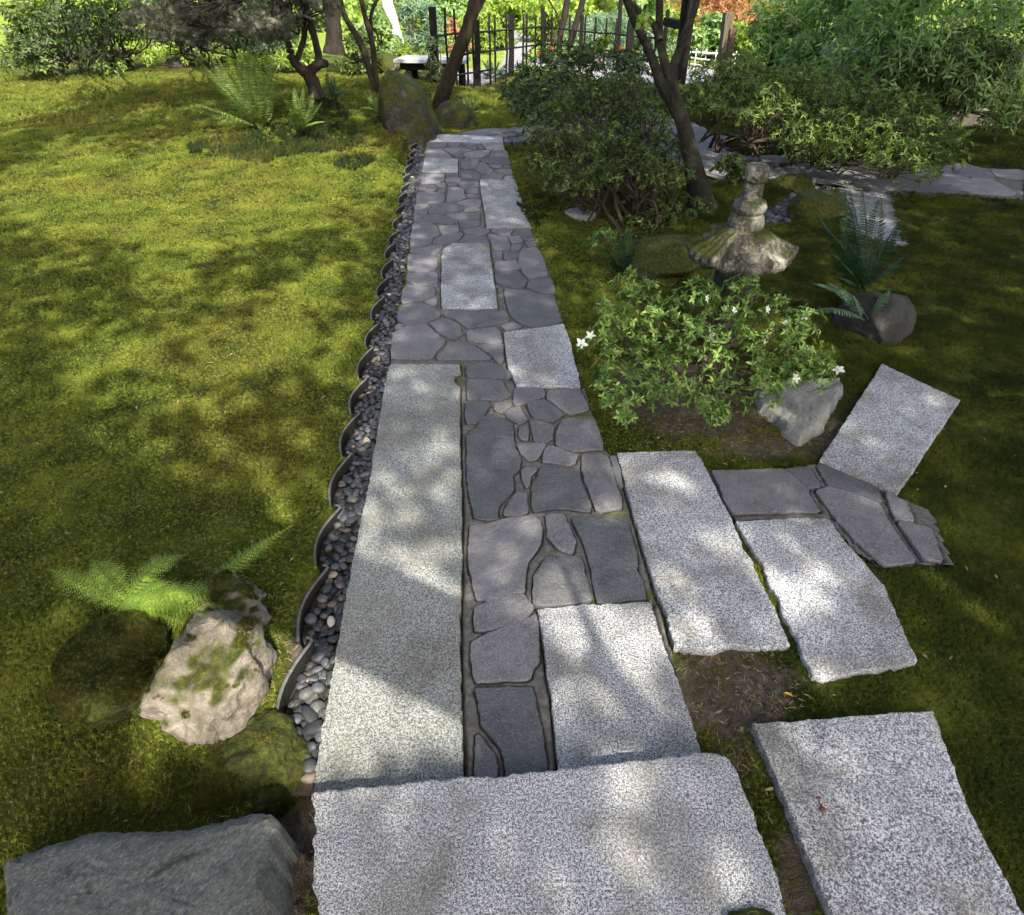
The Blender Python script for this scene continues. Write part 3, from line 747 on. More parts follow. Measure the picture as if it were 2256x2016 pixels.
def scatter(name, Pts, scale, ng, label, parent=None):
    o = mesh(name, Pts, np.zeros((0, 4), int), None, parent, attrs=dict(sc=scale))
    md = o.modifiers.new('tufts', 'NODES'); md.node_group = ng
    return tag(o, label, kind='stuff')
segs_all = np.vstack(allseg)
def free_of_paving(Q):
    ok = np.ones(len(Q), bool)
    for s in stones + grans + [step_poly]:
        lo, hi = s.min(0), s.max(0)
        m = ok & (Q[:, 0] > lo[0]) & (Q[:, 0] < hi[0]) & (Q[:, 1] > lo[1]) & (Q[:, 1] < hi[1])
        if m.any():
            i = np.where(m)[0]; ok[i[inpoly(Q[i], s)]] = False
    for s in (bed_poly, bed3, SIDE, STREAM, RGRAV): ok &= ~inpoly(Q, s)
    ok &= ~((Q[:, 0] > edge_x(Q[:, 1]) - .004) & (Q[:, 0] < left_edge(Q[:, 1])) & (Q[:, 1] < GY1 + .1) & (Q[:, 1] > GY0 - .3))
    return ok
def mossfield():
    QQ = []; SS = []
    for (y0, y1, den, s_) in ((.35, 2.0, 21000, .9), (2.0, 3.4, 11000, 1.15), (3.4, 5.5, 5000, 1.55), (5.5, 8.5, 2100, 2.2), (8.5, 12.5, 650, 3.4)):
        xr = .86 * (y1 + 1.1) ; n = int(den * (y1 - y0) * 2 * xr)
        Q = np.column_stack([rng.uniform(-xr, xr, n), rng.uniform(y0, y1, n)])
        z = height(Q); ax, ay = proj(np.column_stack([Q, z]))
        k = (ax > -60) & (ax < 2320) & (ay < 2090); Q = Q[k]; z = z[k]; ax = ax[k]; ay = ay[k]
        nz = fbm(Q * 6, 3, 31)
        sl = np.zeros(len(Q))
        for (mx, my, rx, ry) in ((1590, 1520, 150, 105), (1560, 1420, 100, 30), (1700, 985, 130, 30), (1790, 940, 60, 80), (1560, 930, 150, 30), (1470, 900, 120, 22), (1500, 860, 170, 70), (1760, 1930, 60, 120), (690, 1500, 60, 160), (640, 1900, 50, 150)):
            sl = np.maximum(sl, np.clip((1.25 - np.hypot((ax - mx) / rx, (ay - my) / ry)) / .4, 0, 1))
        keep = rng.random(len(Q)) > sl * .93
        keep &= rng.random(len(Q)) < .75 + .6 * nz
        keep &= free_of_paving(Q + rng.uniform(-.009, .009, Q.shape))
        keep &= ~((Q[:, 1] > 10.9) & (Q[:, 0] > -1.2))
        Q = Q[keep]; z = z[keep]
        QQ.append(np.column_stack([Q, z])); SS.append(s_ * rng.uniform(.7, 1.35, len(Q)) * (1 + .35 * nz[keep]))
    return np.vstack(QQ), np.concatenate(SS)
mq, ms = mossfield()
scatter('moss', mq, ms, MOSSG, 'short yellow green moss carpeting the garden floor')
def cover(blobs, den, sc_, name, label):
    QQ = []
    for (mx, my, rx, ry) in blobs:
        c = GT(mx, my); ex = abs(GT(mx + rx, my)[0] - c[0]); ey = abs(GT(mx, my - ry)[1] - c[1]); n = int(den * 4 * ex * ey)
        Q = np.column_stack([c[0] + rng.uniform(-1.3, 1.3, n) * ex, c[1] + rng.uniform(-1.3, 1.3, n) * ey])
        r = np.hypot((Q[:, 0] - c[0]) / ex, (Q[:, 1] - c[1]) / ey); QQ.append(Q[r < 1 + .35 * fbm(Q * 5, 3, 40)])
    Q = np.vstack(QQ); z = height(Q) + .01; return scatter(name, np.column_stack([Q, z]), sc_ * rng.uniform(.6, 1.3, len(Q)), COVG, label)
cover([(500, 325, 85, 30), (600, 310, 110, 40), (720, 292, 110, 30), (800, 300, 60, 18), (700, 250, 60, 25)], 900, 1.25, 'ground_cover', 'low dark ground cover patch in front of the ferns')
cover([(782, 362, 36, 18)], 900, 1.25, 'ground_cover', 'small dark tuft of ground cover in the sunny moss beside the path')
cover([(1180, 455, 40, 40), (1270, 350, 60, 20), (560, 130, 60, 20)], 700, 1.1, 'ground_cover', 'dark low growth under the spreading shrub')
n = 1500
Q = []
for (mx, my, rx, ry, k) in ((1620, 1500, 190, 160, 330), (1650, 1750, 60, 200, 120), (1600, 960, 250, 60, 230), (560, 1800, 130, 110, 130), (600, 1450, 80, 140, 170), (450, 1250, 120, 80, 40), (640, 1900, 40, 110, 60), (500, 1000, 300, 400, 300), (1500, 620, 300, 250, 120), (700, 1500, 30, 150, 160)):
    a = np.column_stack([rng.normal(mx, rx * .55, k), rng.normal(my, ry * .55, k)])
    Q += [G(*t) for t in a if t[1] < 2010]
Q = np.array(Q)[:, :2]; Q = Q[free_of_paving(Q) | (rng.random(len(Q)) < .12)]
z = np.where(free_of_paving(Q), height(Q) + .010, .012); d = rdir(len(Q)); d[:, 2] *= .25
z = np.where((Q[:, 0] > edge_x(Q[:, 1])) & (Q[:, 0] < left_edge(Q[:, 1])) & (Q[:, 1] < 3), -.05, z)
v, f = leaves(np.column_stack([Q, z]), d, rdir(len(Q), 3), rng.uniform(.008, .028, len(Q)), .0016, .2, .3)
tag(mesh('dry_needles', v, f, STRAW), 'scattered dry straw coloured needles lying on moss and soil', kind='stuff')

k_ = 420; Q = []
for (mx, my, rx, ry, k) in ((500, 900, 300, 330, 260), (1560, 950, 260, 120, 170), (520, 1700, 200, 200, 60), (1650, 1560, 200, 200, 60), (1500, 520, 300, 120, 70), (2050, 1000, 200, 500, 60), (150, 1000, 180, 500, 60)):
    Q += [G(*t) for t in np.column_stack([rng.normal(mx, rx * .6, k), rng.normal(my, ry * .6, k)]) if t[1] < 2010]
Q = np.array(Q)[:, :2]; Q = Q[free_of_paving(Q)]; z = height(Q) + .012; d = rdir(len(Q)); d[:, 2] *= .3
v, f = leaves(np.column_stack([Q, z]), d, rdir(len(Q), 2), rng.uniform(.008, .024, len(Q)), rng.uniform(.005, .011, len(Q)), .25, .4)
tag(mesh('leaf_litter', v, f, LITTER), 'small brown fallen leaves and scales lying about on the moss', kind='stuff')

# ------------------------------------------------------------------ scalloped edging tiles
edging = thing('scalloped_edging', 'row of curved grey clay edging tiles between moss lawn and pebble gutter', 'edging')
def edging_tile(k):
    y0 = 1.24 + .303 * k; t = np.linspace(0, 1, 15)
    y = y0 - .035 + t * .315
    fr = t
    off = edge_off(t)
    x = (-.598 - .066 * (y - 1.24)) + off + .0015 * random.uniform(-1, 1)
    L = np.column_stack([x, y])
    tail = np.array([[L[-1, 0] + .003, L[-1, 1] + .010], [L[-1, 0] - .004, L[-1, 1] + .020], [L[-1, 0] - .016, L[-1, 1] + .022]])
    L = np.vstack([L, tail]); T = unit(np.gradient(L, axis=0)); Nn = np.column_stack([T[:, 1], -T[:, 0]])
    th = .0052; top = .001 + random.uniform(-.004, .004); tl = random.uniform(-.035, .035); Nn_j = random.uniform(-.004, .004); L = L + np.array([Nn_j, random.uniform(-.006, .006)])
    prof = [(-th, -.12), (-th, top - .003), (-th * .5, top), (th * .5, top), (th, top - .003), (th, -.12)]
    V_ = []; n = len(L)
    for (o_, z_) in prof:
        q_ = L + Nn * o_; V_.append(np.column_stack([q_, np.full(n, z_) + tl * (q_[:, 1] - y0)]))
    V_ = np.vstack(V_); F = []
    for r_ in range(5):
        for i in range(n - 1): F.append((r_ * n + i, r_ * n + i + 1, (r_ + 1) * n + i + 1, (r_ + 1) * n + i))
    F.append(tuple(r_ * n for r_ in range(6))); F.append(tuple(r_ * n + n - 1 for r_ in range(5, -1, -1)))
    o = mesh('edging_tile', V_, F, TILE, edging); o.data.materials.append(TILE_D)
    for i_, pl in enumerate(o.data.polygons):
        if i_ < n - 1 or 4 * (n - 1) <= i_ < 5 * (n - 1): pl.material_index = 1
    return o
for k in range(-1, 22): edging_tile(k)

# ------------------------------------------------------------------ pebbles
def ico(sub):
    import bmesh
    bm = bmesh.new(); bmesh.ops.create_icosphere(bm, subdivisions=sub, radius=1.0)
    v = np.array([x.co[:] for x in bm.verts]); f = np.array([[y.index for y in x.verts] for x in bm.faces]); bm.free(); return v, f
ICO2 = ico(2); ICO3 = ico(3); ICO5 = ico(5)
def pebble_shape(seed, base=ICO3, ang=0.0):
    v = base[0].copy(); v = v * (1 + .20 * vnoise(v * 1.1 + seed * 3.1, 7) + .05 * vnoise(v * 3 + seed, 8))[:, None]
    if ang:
        for k in range(7):
            nrm = unit(np.random.default_rng(seed * 9 + k).normal(size=3)); dd = v @ nrm; v -= nrm * np.clip(dd - .62, 0, 9)[:, None]
    return v
pvars = [bpy.data.meshes.new('pebble') for _ in range(9)]
for k, me in enumerate(pvars):
    v = pebble_shape(k, ang=1.0 if k >= 7 else 0); me.from_pydata(v.tolist(), [], ICO3[1].tolist()); me.update()
    me.polygons.foreach_set('use_smooth', [True] * len(me.polygons)); me.materials.append(PEB)
bedp = []
yy = np.arange(.80, 7.86, .04); Lx = edge_x(yy) - .005; Rx = left_edge(yy) + .006
gv = np.vstack([np.column_stack([Lx, yy, np.full(len(yy), -.066)]), np.column_stack([Rx, yy, np.full(len(yy), -.066)])])
m_ = len(yy); gq = np.array([[i, i + m_, i + m_ + 1, i + 1] for i in range(m_ - 1)])
gutter = mesh('pebble_gutter', gv, gq, SOILM); tag(gutter, 'narrow soil gutter filled with dark river pebbles along the path', kind='structure')
named = [(622, 1205, 35, 'S'), ]
rs = np.random.default_rng(3); P_ = []
def tryput(y, x, r, z, lst, fac=.86):
    for (a, b, c, zz) in lst:
        if abs(zz - z) < .012 and (a - y) ** 2 + (b - x) ** 2 < ((c + r) * fac) ** 2: return False
    lst.append((y, x, r, z)); return True
low = []; hi_ = []
for lst, z, tries, rr in ((low, -.056, 9000, (.012, .023)), (hi_, -.040, 5200, (.011, .019))):
    for t in range(tries):
        y = rs.uniform(.84, 7.8); r = rs.uniform(*rr)
        if y < 1.25: r *= rs.uniform(.8, 1.5)
        x = rs.uniform(float(edge_x(np.array([y]))[0]) + r + .008, left_edge(y) - r * .75)
        if lst is hi_ and y < 1.75 and rs.random() < .55: continue
        b = [q for q in lst if abs(q[0] - y) < .07]
        if tryput(y, x, r, z, b): lst.append((y, x, r, z))
allp = sorted(low + hi_, key=lambda q: q[0])
single = allp[:300]; rest = allp[300:]
for (y, x, r, z) in single:
    o = bpy.data.objects.new('pebble', random.choice(pvars)); C.objects.link(o); o.parent = gutter
    el = random.uniform(1.0, 1.45)
    o.location = (x, y, z + random.uniform(-.004, .004)); o.scale = (r * el, r / el ** .3, r * random.uniform(.5, .75))
    o.rotation_euler = (random.uniform(-.35, .35), random.uniform(-.35, .35), random.uniform(0, 6.28))
pv = [pebble_shape(k, ICO2) for k in range(6)]
def peb_join(lst):
    parts = []
    for (y, x, r, z) in lst:
        el = random.uniform(1.0, 1.45); a = random.uniform(0, 6.28); b_ = random.uniform(-.35, .35)
        M = Matrix.Rotation(a, 3, 'Z') @ Matrix.Rotation(b_, 3, 'X')
        v = random.choice(pv) * np.array([r * el, r / el ** .3, r * random.uniform(.5, .75)]); v = v @ np.array(M).T + np.array([x, y, z + random.uniform(-.004, .004)])
        parts.append((v, ICO2[1]))
    return join(parts)
v, f = peb_join(rest); o = mesh('pebbles', v, f, PEB, gutter, True); o['kind'] = 'stuff'
lst = []; lo, hi2 = STREAM.min(0), STREAM.max(0)
for t in range(5000):
    x, y = rs.uniform(lo[0], hi2[0]), rs.uniform(lo[1], hi2[1]); r = rs.uniform(.018, .042)
    if inpoly(np.array([[x, y]]), STREAM)[0]: tryput(y, x, r, -.055, lst, .8)
v, f = peb_join(lst); tag(mesh('stream_pebbles', v, f, PEB, None, True), 'smooth grey pebbles filling a small dry stream behind the lantern', kind='stuff')

# ------------------------------------------------------------------ boulders
def depth(p): return p[1] * math.cos(PITCH) - (p[2] - CAMH) * math.sin(PITCH)
def rock(name, label, cx_, by, wpx, top, dy, mat, seed, cuts=6, amp=.16, cut=.72, rot=0.0, cat='boulder', group=None, sink=.12, flat=None, shear=0.0, boxy=1.0, rug=.11):
    g = GT(cx_, by); w = wpx * depth(g) / FPX; yc = g[1] + dy * .45; zt = V(cx_, top, yc)[2]; z0 = g[2] - sink
    h = max(zt - z0, .05); v = ICO5[0].copy(); r_ = np.random.default_rng(seed); v = np.sign(v) * np.abs(v) ** boxy
    v = v * (1 + amp * fbm(v * 1.3 + seed * 2.7, 4, 50))[:, None]
    for k in range(cuts):
        nrm = unit(r_.normal(size=3)); d = v @ nrm; v = v - nrm * (np.clip(d - cut, 0, 9) * .88)[:, None]
    if flat is not None: v[:, 2] = np.minimum(v[:, 2], flat + .02 * vnoise(v * 3, 3))
    v = v * (1 + rug * (fbm(v * 3.2 + seed, 5, 51) - .8 * np.abs(fbm(v * 2.1 + seed * 1.3, 3, 52))))[:, None]
    v -= (v.max(0) + v.min(0)) / 2; v /= (v.max(0) - v.min(0))
    c_, s_ = math.cos(rot), math.sin(rot); v[:, :2] = v[:, :2] @ np.array([[c_, s_], [-s_, c_]])
    t_ = v[:, 2] + .5; v[:, 0] = (v[:, 0] + .5) * (1 - shear * t_ ** 1.3) - .5 + .22 * shear * t_
    v = v * np.array([w, dy, h]) + np.array([(cx_ - CX) / FPX * depth(np.array([0, yc, g[2] + .3 * (h - sink)])), yc, z0 + h / 2])
    o = mesh(name, v, ICO5[1], mat, None, True)
    return tag(o, label, cat, group)
rock('boulder', 'big dark moss topped boulder beside the far end of the path', 902, 274, 168, 156, .8, ROCK, 3, 5, .12, .9, -.1, shear=.6, sink=.45, boxy=.6)
rock('boulder', 'rounded mossy boulder right of the big dark boulder at the far corner', 1004, 286, 124, 222, .55, ROCK, 5, 4, .1, .8, shear=.25, sink=.3, boxy=.8)
rock('boulder', 'low dark grey stone at the top end of the edging', 893, 300, 70, 276, .2, ROCK_DARK, 8, 8, .12, .6)
rock('boulder', 'pale mossy boulder standing before the white barked trunk', 856, 165, 62, 112, .6, ROCK_MOSS, 11, 8, .12, .6)
rock('boulder', 'low mossy stone under the left end of the dark bench', 925, 172, 66, 143, .5, ROCK_MOSS, 12, 5)
rock('boulder', 'mossy stone behind the foot of the leaning tree', 968, 186, 60, 150, .5, ROCK_MOSS, 13, 5)
rock('boulder', 'small mossy stone touching the leaning trunk', 952, 192, 40, 165, .3, ROCK_MOSS, 14, 5)
rock('boulder', 'dark stone at the left of the mossy lawn under the maple', 392, 148, 60, 124, .5, ROCK_DARK, 15, 5)
rock('boulder', 'second small dark stone right of the first under the maple', 430, 146, 46, 130, .4, ROCK_DARK, 16, 5)
rock('boulder', 'flat topped grey stone behind the tall fern', 630, 141, 50, 121, .5, ROCK_FLAT, 17, 5, .1, .7, 0, flat=.3)
rock('boulder', 'dark round stone at the foot of the white barked trunk', 885, 135, 34, 118, .3, ROCK_DARK, 18, 4)
rock('boulder', 'small sunlit pale boulder under the bright fern frond', 500, 1392, 165, 1282, .19, ROCK_PALE, 21, 5, .2, .8, .1, sink=.08, rug=.2)
rock('boulder', 'little pale stone leaning on the sunlit boulder', 571, 1385, 52, 1335, .08, ROCK_PALE, 27, 6, .12, .6, sink=.04)
rock('boulder', 'large pale boulder with moss patches beside the last edging tile', 475, 1650, 270, 1398, .36, ROCK_PALE, 24, 5, .22, .8, -.2, sink=.12, boxy=.8, rug=.24)
rock('boulder', 'moss covered boulder between the pale boulder and the angular slab rock', 560, 1850, 270, 1640, .32, ROCK_MOSS, 33, 5, .2, .8, .2, sink=.12, rug=.16)
rock('boulder', 'moss covered boulder at the far left edge of the rock group', 250, 1600, 230, 1420, .34, ROCK_MOSS, 36, 5, .14, .7, .2, sink=.06)
rock('boulder', 'moss backed boulder left of the stone lantern', 1480, 620, 205, 520, .38, ROCK_MOSS, 41, 5, .12, .66, .1, sink=.1)
rock('boulder', 'dark stone propped against the foot of the lantern', 1565, 660, 60, 590, .2, ROCK_MOSS, 42, 6)
rock('boulder', 'flat dark stone set in the moss under the spreading shrub', 1278, 490, 70, 466, .22, ROCK_FLAT, 43, 5, .1, .6, flat=.1, sink=.04)
rock('boulder', 'moss topped stone bridging the dry stream', 1792, 485, 130, 425, .30, ROCK_MOSS, 44, 6, .12, .6, .35, flat=.2)
rock('boulder', 'mossy bank stone between the winding path and the dry stream', 1742, 418, 130, 383, .22, ROCK_MOSS, 45, 6, .12, .6, .2)
rock('boulder', 'dark mossy rock inside the spreading shrub', 1400, 372, 80, 318, .4, ROCK_MOSS, 46, 6)
rock('boulder', 'shaded dark boulder at the foot of the grey fern', 1930, 760, 170, 640, .4, ROCK_DARK, 47, 5)
def rock_moss(idx, den, thr):
    QQ = []
    for o in idx:
        me = o.data; nv = len(me.vertices); co = np.empty(nv * 3); no = np.empty(nv * 3); me.vertices.foreach_get('co', co); me.vertices.foreach_get('normal', no)
        co = co.reshape(-1, 3); no = no.reshape(-1, 3); tri = ICO5[1][rng.integers(0, len(ICO5[1]), den)]; w_ = rng.dirichlet((1, 1, 1), den)
        q_ = (co[tri] * w_[..., None]).sum(1); nn = no[tri].mean(1); k = (nn[:, 2] > .15) & (1.3 * fbm(q_ * 16, 4, 77) + .25 * nn[:, 2] > thr) & ~inpoly(q_, gp("S 688,1762 708,1615 760,1330 900,1330 1000,1762")); QQ.append(q_[k])
    Q = np.vstack(QQ); return scatter('boulder_moss', Q, rng.uniform(.5, 1.0, len(Q)), MOSSD, 'moss tufts growing over the boulders in the near left corner')
near_rocks = [o for o in C.objects if o.get('category') == 'boulder' and o.data and max(v.co.y for v in o.data.vertices) < 1.75]
rock_moss([o for o in near_rocks if 'pale' not in o['label']], 30000, -.25)
rock_moss([o for o in near_rocks if 'pale' in o['label']], 18000, .42)
# flat triangular stone under the azalea and the angular slab rock in the front corner: traced outlines with real thickness
def wedge(name, label, poly, top, thick, mat, bev, seed, tilt=(0, 0), cat='stone'):
    P, N = refine(poly, .008, .004, seed, True); n = len(P); c = P.mean(0)
    rings = [(0.02, -thick), (0.0, -bev * 1.5), (-bev * .3, -bev * .45), (-bev, 0)]
    k = 0; V_ = []
    for (o_, z_) in rings:
        q_ = P + N * o_; V_.append(np.column_stack([q_, top + z_ + (q_ - c) @ np.array(tilt)]))
    for s_ in (.86, .7, .52, .34, .16):
        q_ = c + (P - N * bev - c) * s_; nn = fbm(q_ * 14, 4, 60)
        V_.append(np.column_stack([q_, top + (q_ - c) @ np.array(tilt) + .010 * nn + .004]))
    nr = len(V_); V_ = np.vstack(V_ + [np.array([[c[0], c[1], top + .004]])]); F = []
    for r_ in range(nr - 1):
        for i in range(n):
            j = (i + 1) % n; F.append((r_ * n + i, r_ * n + j, (r_ + 1) * n + j, (r_ + 1) * n + i))
    for i in range(n): F.append(((nr - 1) * n + i, (nr - 1) * n + (i + 1) % n, nr * n))
    return tag(mesh(name, V_, F, mat, None, False), label, cat)
wedge('flat_stone', 'flat grey triangular stone in the soil under the right side of the azalea',
      gp("F 1300,140 1600,110 1920,100 1955,165 1840,340 1790,450 1720,480 1640,545 1540,480 1450,370 1340,300", .03), .03, .08, ROCK_FLAT, .014, 5)
wedge('slab_rock', 'angular grey rock with split flat top in the near left corner',
      gp("N 0,1060 150,1045 260,1010 430,990 520,960 700,915 830,905 910,940 930,975 890,1140 850,1300 850,1450 830,1650 810,2100 -1400,2200 -1500,1300 -700,1060", .16), .16, .24, ROCK_GREY, .02, 9, (.05, -.08), 'boulder')
wedge('mossy_pad', 'moss grown lump on the near edge of the big step slab',
      gp("J 1060,1420 1120,1370 1230,1345 1340,1355 1430,1400 1470,1480 1300,1560 1120,1500", .075), .075, .02, ROCK_MOSS, .012, 14, cat='moss clump')

# ------------------------------------------------------------------ stone lantern
def lantern():
    base = V(1620, 600, 3.12); x0, y0 = base[0], 3.12; g0 = gz(x0, y0)
    root = thing('stone_lantern', 'lichened stone lantern with ribbed roof and tall ringed finial', 'stone lantern')
    def zof(py): return V(1640, py, y0)[2]
    def lathe(name, prof, mat, nseg=72, hexamp=0.0, ribs=0, ribamp=0, rough=.01, rot=.25, lift=0):
        a = np.arange(nseg) * 2 * math.pi / nseg; V_ = []
        ph = (a + rot) % (math.pi / 3) - math.pi / 6; hexr = math.cos(math.pi / 6) / np.cos(ph)
        for (r_, z_, hx, rb) in prof:
            rr = r_ * (1 - hx + hx * hexr / hexr.max()) * (1 + ribamp * rb * np.cos(a * ribs))
            corner = ((hexr - hexr.min()) / (hexr.max() - hexr.min())) ** 2
            V_.append(np.column_stack([x0 + rr * np.cos(a), y0 + rr * np.sin(a), np.full(nseg, z_) + lift * rb * corner + .009 * (ribs > 0) * min(1, rb * 3) * np.abs(np.cos(a * ribs / 2)) ** .6 - .004 * (ribs > 0)]))
        V_ = np.vstack(V_); nr = len(prof)
        c_ = np.array([x0, y0, 0]); d_ = V_ - c_; nn = fbm(V_ * 22, 4, 70); rad = unit(np.column_stack([d_[:, :2], np.zeros(len(d_))]))
        V_ = V_ + rad * (rough * nn)[:, None]; V_[:, 2] += rough * .6 * fbm(V_ * 17 + 4, 3, 71)
        F = [(r_ * nseg + i, r_ * nseg + (i + 1) % nseg, (r_ + 1) * nseg + (i + 1) % nseg, (r_ + 1) * nseg + i) for r_ in range(nr - 1) for i in range(nseg)]
        F.append(tuple(range((nr - 1) * nseg, nr * nseg))); F.append(tuple(range(nseg - 1, -1, -1)))
        return mesh(name, V_, F, mat, root, True)
    zt = zof(362); ze = zof(560); zr = zof(497)
    H = zt - zr
    prof = [(.06, zr - .03, 0, 0), (.080, zr, 0, 0), (.083, zr + .07 * H, 0, 0), (.074, zr + .19 * H, 0, 0), (.058, zr + .235 * H, 0, 0), (.072, zr + .26 * H, 0, 0), (.078, zr + .33 * H, 0, 0), (.070, zr + .42 * H, 0, 0), (.052, zr + .455 * H, 0, 0)]
    z_ = zr + .47 * H
    for k in range(7):
        rr = .041 - .0006 * k; prof += [(rr, z_, 0, 0), (rr + .006, z_ + .012, 0, 0), (rr, z_ + .024, 0, 0), (rr - .004, z_ + .028, 0, 0)]; z_ += (zt - .075 - zr - .47 * H) / 7
    prof += [(.046, zt - .072, 0, 0), (.050, zt - .060, 0, 0), (.055, zt - .030, 0, 0), (.051, zt - .010, 0, 0), (.042, zt, 0, 0), (.02, zt + .002, 0, 0)]
    lathe('finial', prof, ROCK_LANT, 48, rough=.005)
    rp = []
    for t in np.linspace(0, 1, 26):
        r_ = .062 + .190 * t ** .78; zz = zr + .01 - (zr - ze - .01) * (1 - (1 - t) ** 1.5) * .93
        rp.append((r_, zz, .75 * min(1, t * 1.6), t))
    rp = [(.03, zr + .012, 0, 0)] + rp + [(.253, ze + .0, .75, 1), (.247, ze - .022, .75, 1), (.20, ze - .03, .75, .6), (.06, ze - .03, .5, 0)]
    lathe('roof', rp[::-1], ROCK_LANT, 144, ribs=24, ribamp=.035, rough=.010, lift=.03)
    fb = ze - .03
    lathe('light_box', [(.085, fb - .14, .9, 0), (.10, fb - .13, .9, 0), (.098, fb - .09, .9, 0), (.096, fb - .03, .9, 0), (.105, fb, .9, 0)], ROCK, 48, rough=.006)
    for k in (4, 5):
        a = k * math.pi / 3 - .25 + math.pi / 6 * 1; c_ = np.array([x0 + .089 * math.cos(a), y0 + .089 * math.sin(a)]); t_ = np.array([-math.sin(a), math.cos(a)]); n_ = np.array([math.cos(a), math.sin(a)])
        q_ = [(*(c_ + t_ * s * .028 + n_ * o), z) for o in (0, .004) for (s, z) in ((-1, fb - .105), (1, fb - .105), (1, fb - .045), (-1, fb - .045))]
        mesh('window', q_, [(0, 1, 2, 3), (7, 6, 5, 4), (0, 4, 5, 1), (1, 5, 6, 2), (2, 6, 7, 3), (3, 7, 4, 0)], ROCK_DARK, root)
    lathe('platform', [(.10, fb - .19, .9, 0), (.135, fb - .18, .9, 0), (.14, fb - .15, .9, 0), (.12, fb - .138, .9, 0)], ROCK, 48, rough=.006)
    lathe('pedestal', [(.12, g0 - .08, 0, 0), (.10, g0 + .0, 0, 0), (.075, (g0 + fb - .19) / 2, 0, 0), (.085, fb - .188, 0, 0)], ROCK, 36, rough=.008)
lantern()

# ------------------------------------------------------------------ plants
def whorls(centres, n_each, r, L, W, nl=5, flat=.6, up=.5, shell=True):
    """leaf rosettes filling the pads; returns leaf arrays"""
    Pn = []; Dn = []; Nn = []; Ln = []; Wn = []
    for c_, rr in centres:
        k = n_each; d = rdir(k, .35); rad = rr * rng.uniform(.35 if shell else 0, 1, k) ** .5
        q = c_ + d * rad[:, None] * np.array([1, 1, flat])
        ax = unit(d * np.array([1, 1, .5]) + np.array([0, 0, up]) + .35 * rng.normal(size=(k, 3)))
        u = unit(np.cross(ax, rdir(k))); w = np.cross(ax, u)
        for j in range(nl):
            a = 2 * math.pi * j / nl + rng.uniform(0, 6.28, k) * .15 + rng.uniform(-.3, .3)
            side = u * np.cos(a)[:, None] + w * np.sin(a)[:, None]; el = rng.uniform(.05, .75, k)[:, None]
            D = unit(side + ax * el); Pn.append(q); Dn.append(D); Nn.append(ax + .25 * rng.normal(size=(k, 3)))
            s_ = rng.uniform(.6, 1.15, k); Ln.append(L * s_); Wn.append(W * s_)
    return [np.concatenate(t) for t in (Pn, Dn, Nn, Ln, Wn)]
def bez(a, m, b, n=7, wob=.0):
    t = np.linspace(0, 1, n)[:, None]; q = (1 - t) ** 2 * a + 2 * t * (1 - t) * m + t * t * b
    if wob: q[1:-1] += rng.normal(size=(n - 2, 3)) * wob
    return q
def stems(bases, pads, r0, limbs=5, mat=TWIG, parent=None, wob=.02, name='branches', rise=.5, seg=5, sub=2):
    pads_c = np.array([p[0] for p in pads]); parts = []
    k = min(limbs, len(pads_c)); cen = pads_c[rng.choice(len(pads_c), k, replace=False)]
    for _ in range(5):
        lab = ((pads_c[:, None] - cen[None]) ** 2).sum(-1).argmin(1); cen = np.array([pads_c[lab == i].mean(0) if (lab == i).any() else cen[i] for i in range(k)])
    for i in range(k):
        b = bases[i % len(bases)]; hub = b + (cen[i] - b) * .62; hub[2] = b[2] + (cen[i][2] - b[2]) * .5
        m = b + (hub - b) * .5; m[2] += rise * np.linalg.norm(hub - b) * .25; m += rng.normal(size=3) * wob * 2
        q = smoothline(bez(b, m, hub, 6, wob), 3); parts.append(tube(q, np.linspace(r0, r0 * .55, len(q)), seg, i, .15))
        for p in pads_c[lab == i]:
            m2 = hub + (p - hub) * .5 + rng.normal(size=3) * wob * 1.5; m2[2] -= .05 * np.linalg.norm(p - hub)
            q2 = smoothline(bez(hub, m2, p, 5, wob * .8), 2); parts.append(tube(q2, np.linspace(r0 * .5, r0 * .16, len(q2)), 4, i, 0))
            for _ in range(sub):
                e = p + rdir(1, .4)[0] * rng.uniform(.5, 1.0) * pads[0][1]; s_ = q2[int(len(q2) * rng.uniform(.45, .9))]
                q3 = bez(s_, (s_ + e) / 2 + rng.normal(size=3) * wob, e, 4); parts.append(tube(q3, np.linspace(r0 * .2, r0 * .08, 4), 3, 0, 0, True))
    parts = [(v, f) for v, f in parts if f.shape[1] == 4]; v, f = join(parts)
    return mesh(name, v, f, mat, parent, True)
def pads_px(poly, n, y_of, r, jit=.0, seed=0):
    """pads spread over an outline, each at its own distance"""
    r_ = np.random.default_rng(seed); poly = np.array(poly, float); lo, hi2 = poly.min(0), poly.max(0); out = []; c = 0; pl = []
    mind = math.sqrt((hi2 - lo).prod() / n) * .55
    while len(out) < n and c < n * 60:
        c += 1; q = r_.uniform(lo, hi2)
        if not inpoly(q[None], poly)[0] or any(np.hypot(*(q - t)) < mind for t in pl): continue
        pl.append(q); y = y_of(q[0], q[1]) + r_.uniform(-jit, jit); p = V(q[0], q[1], y); p[2] = max(p[2], gz(p[0], y) + r * .3)
        out.append((p, r * r_.uniform(.7, 1.3)))
    return out
def leafmesh(name, arr, mat, parent, fold=.22, droop=.2, quad=False):
    v, f = leaves(*arr, fold=fold, droop=droop, quad=quad)
    o = mesh(name, v, f, mat, parent, False); return o

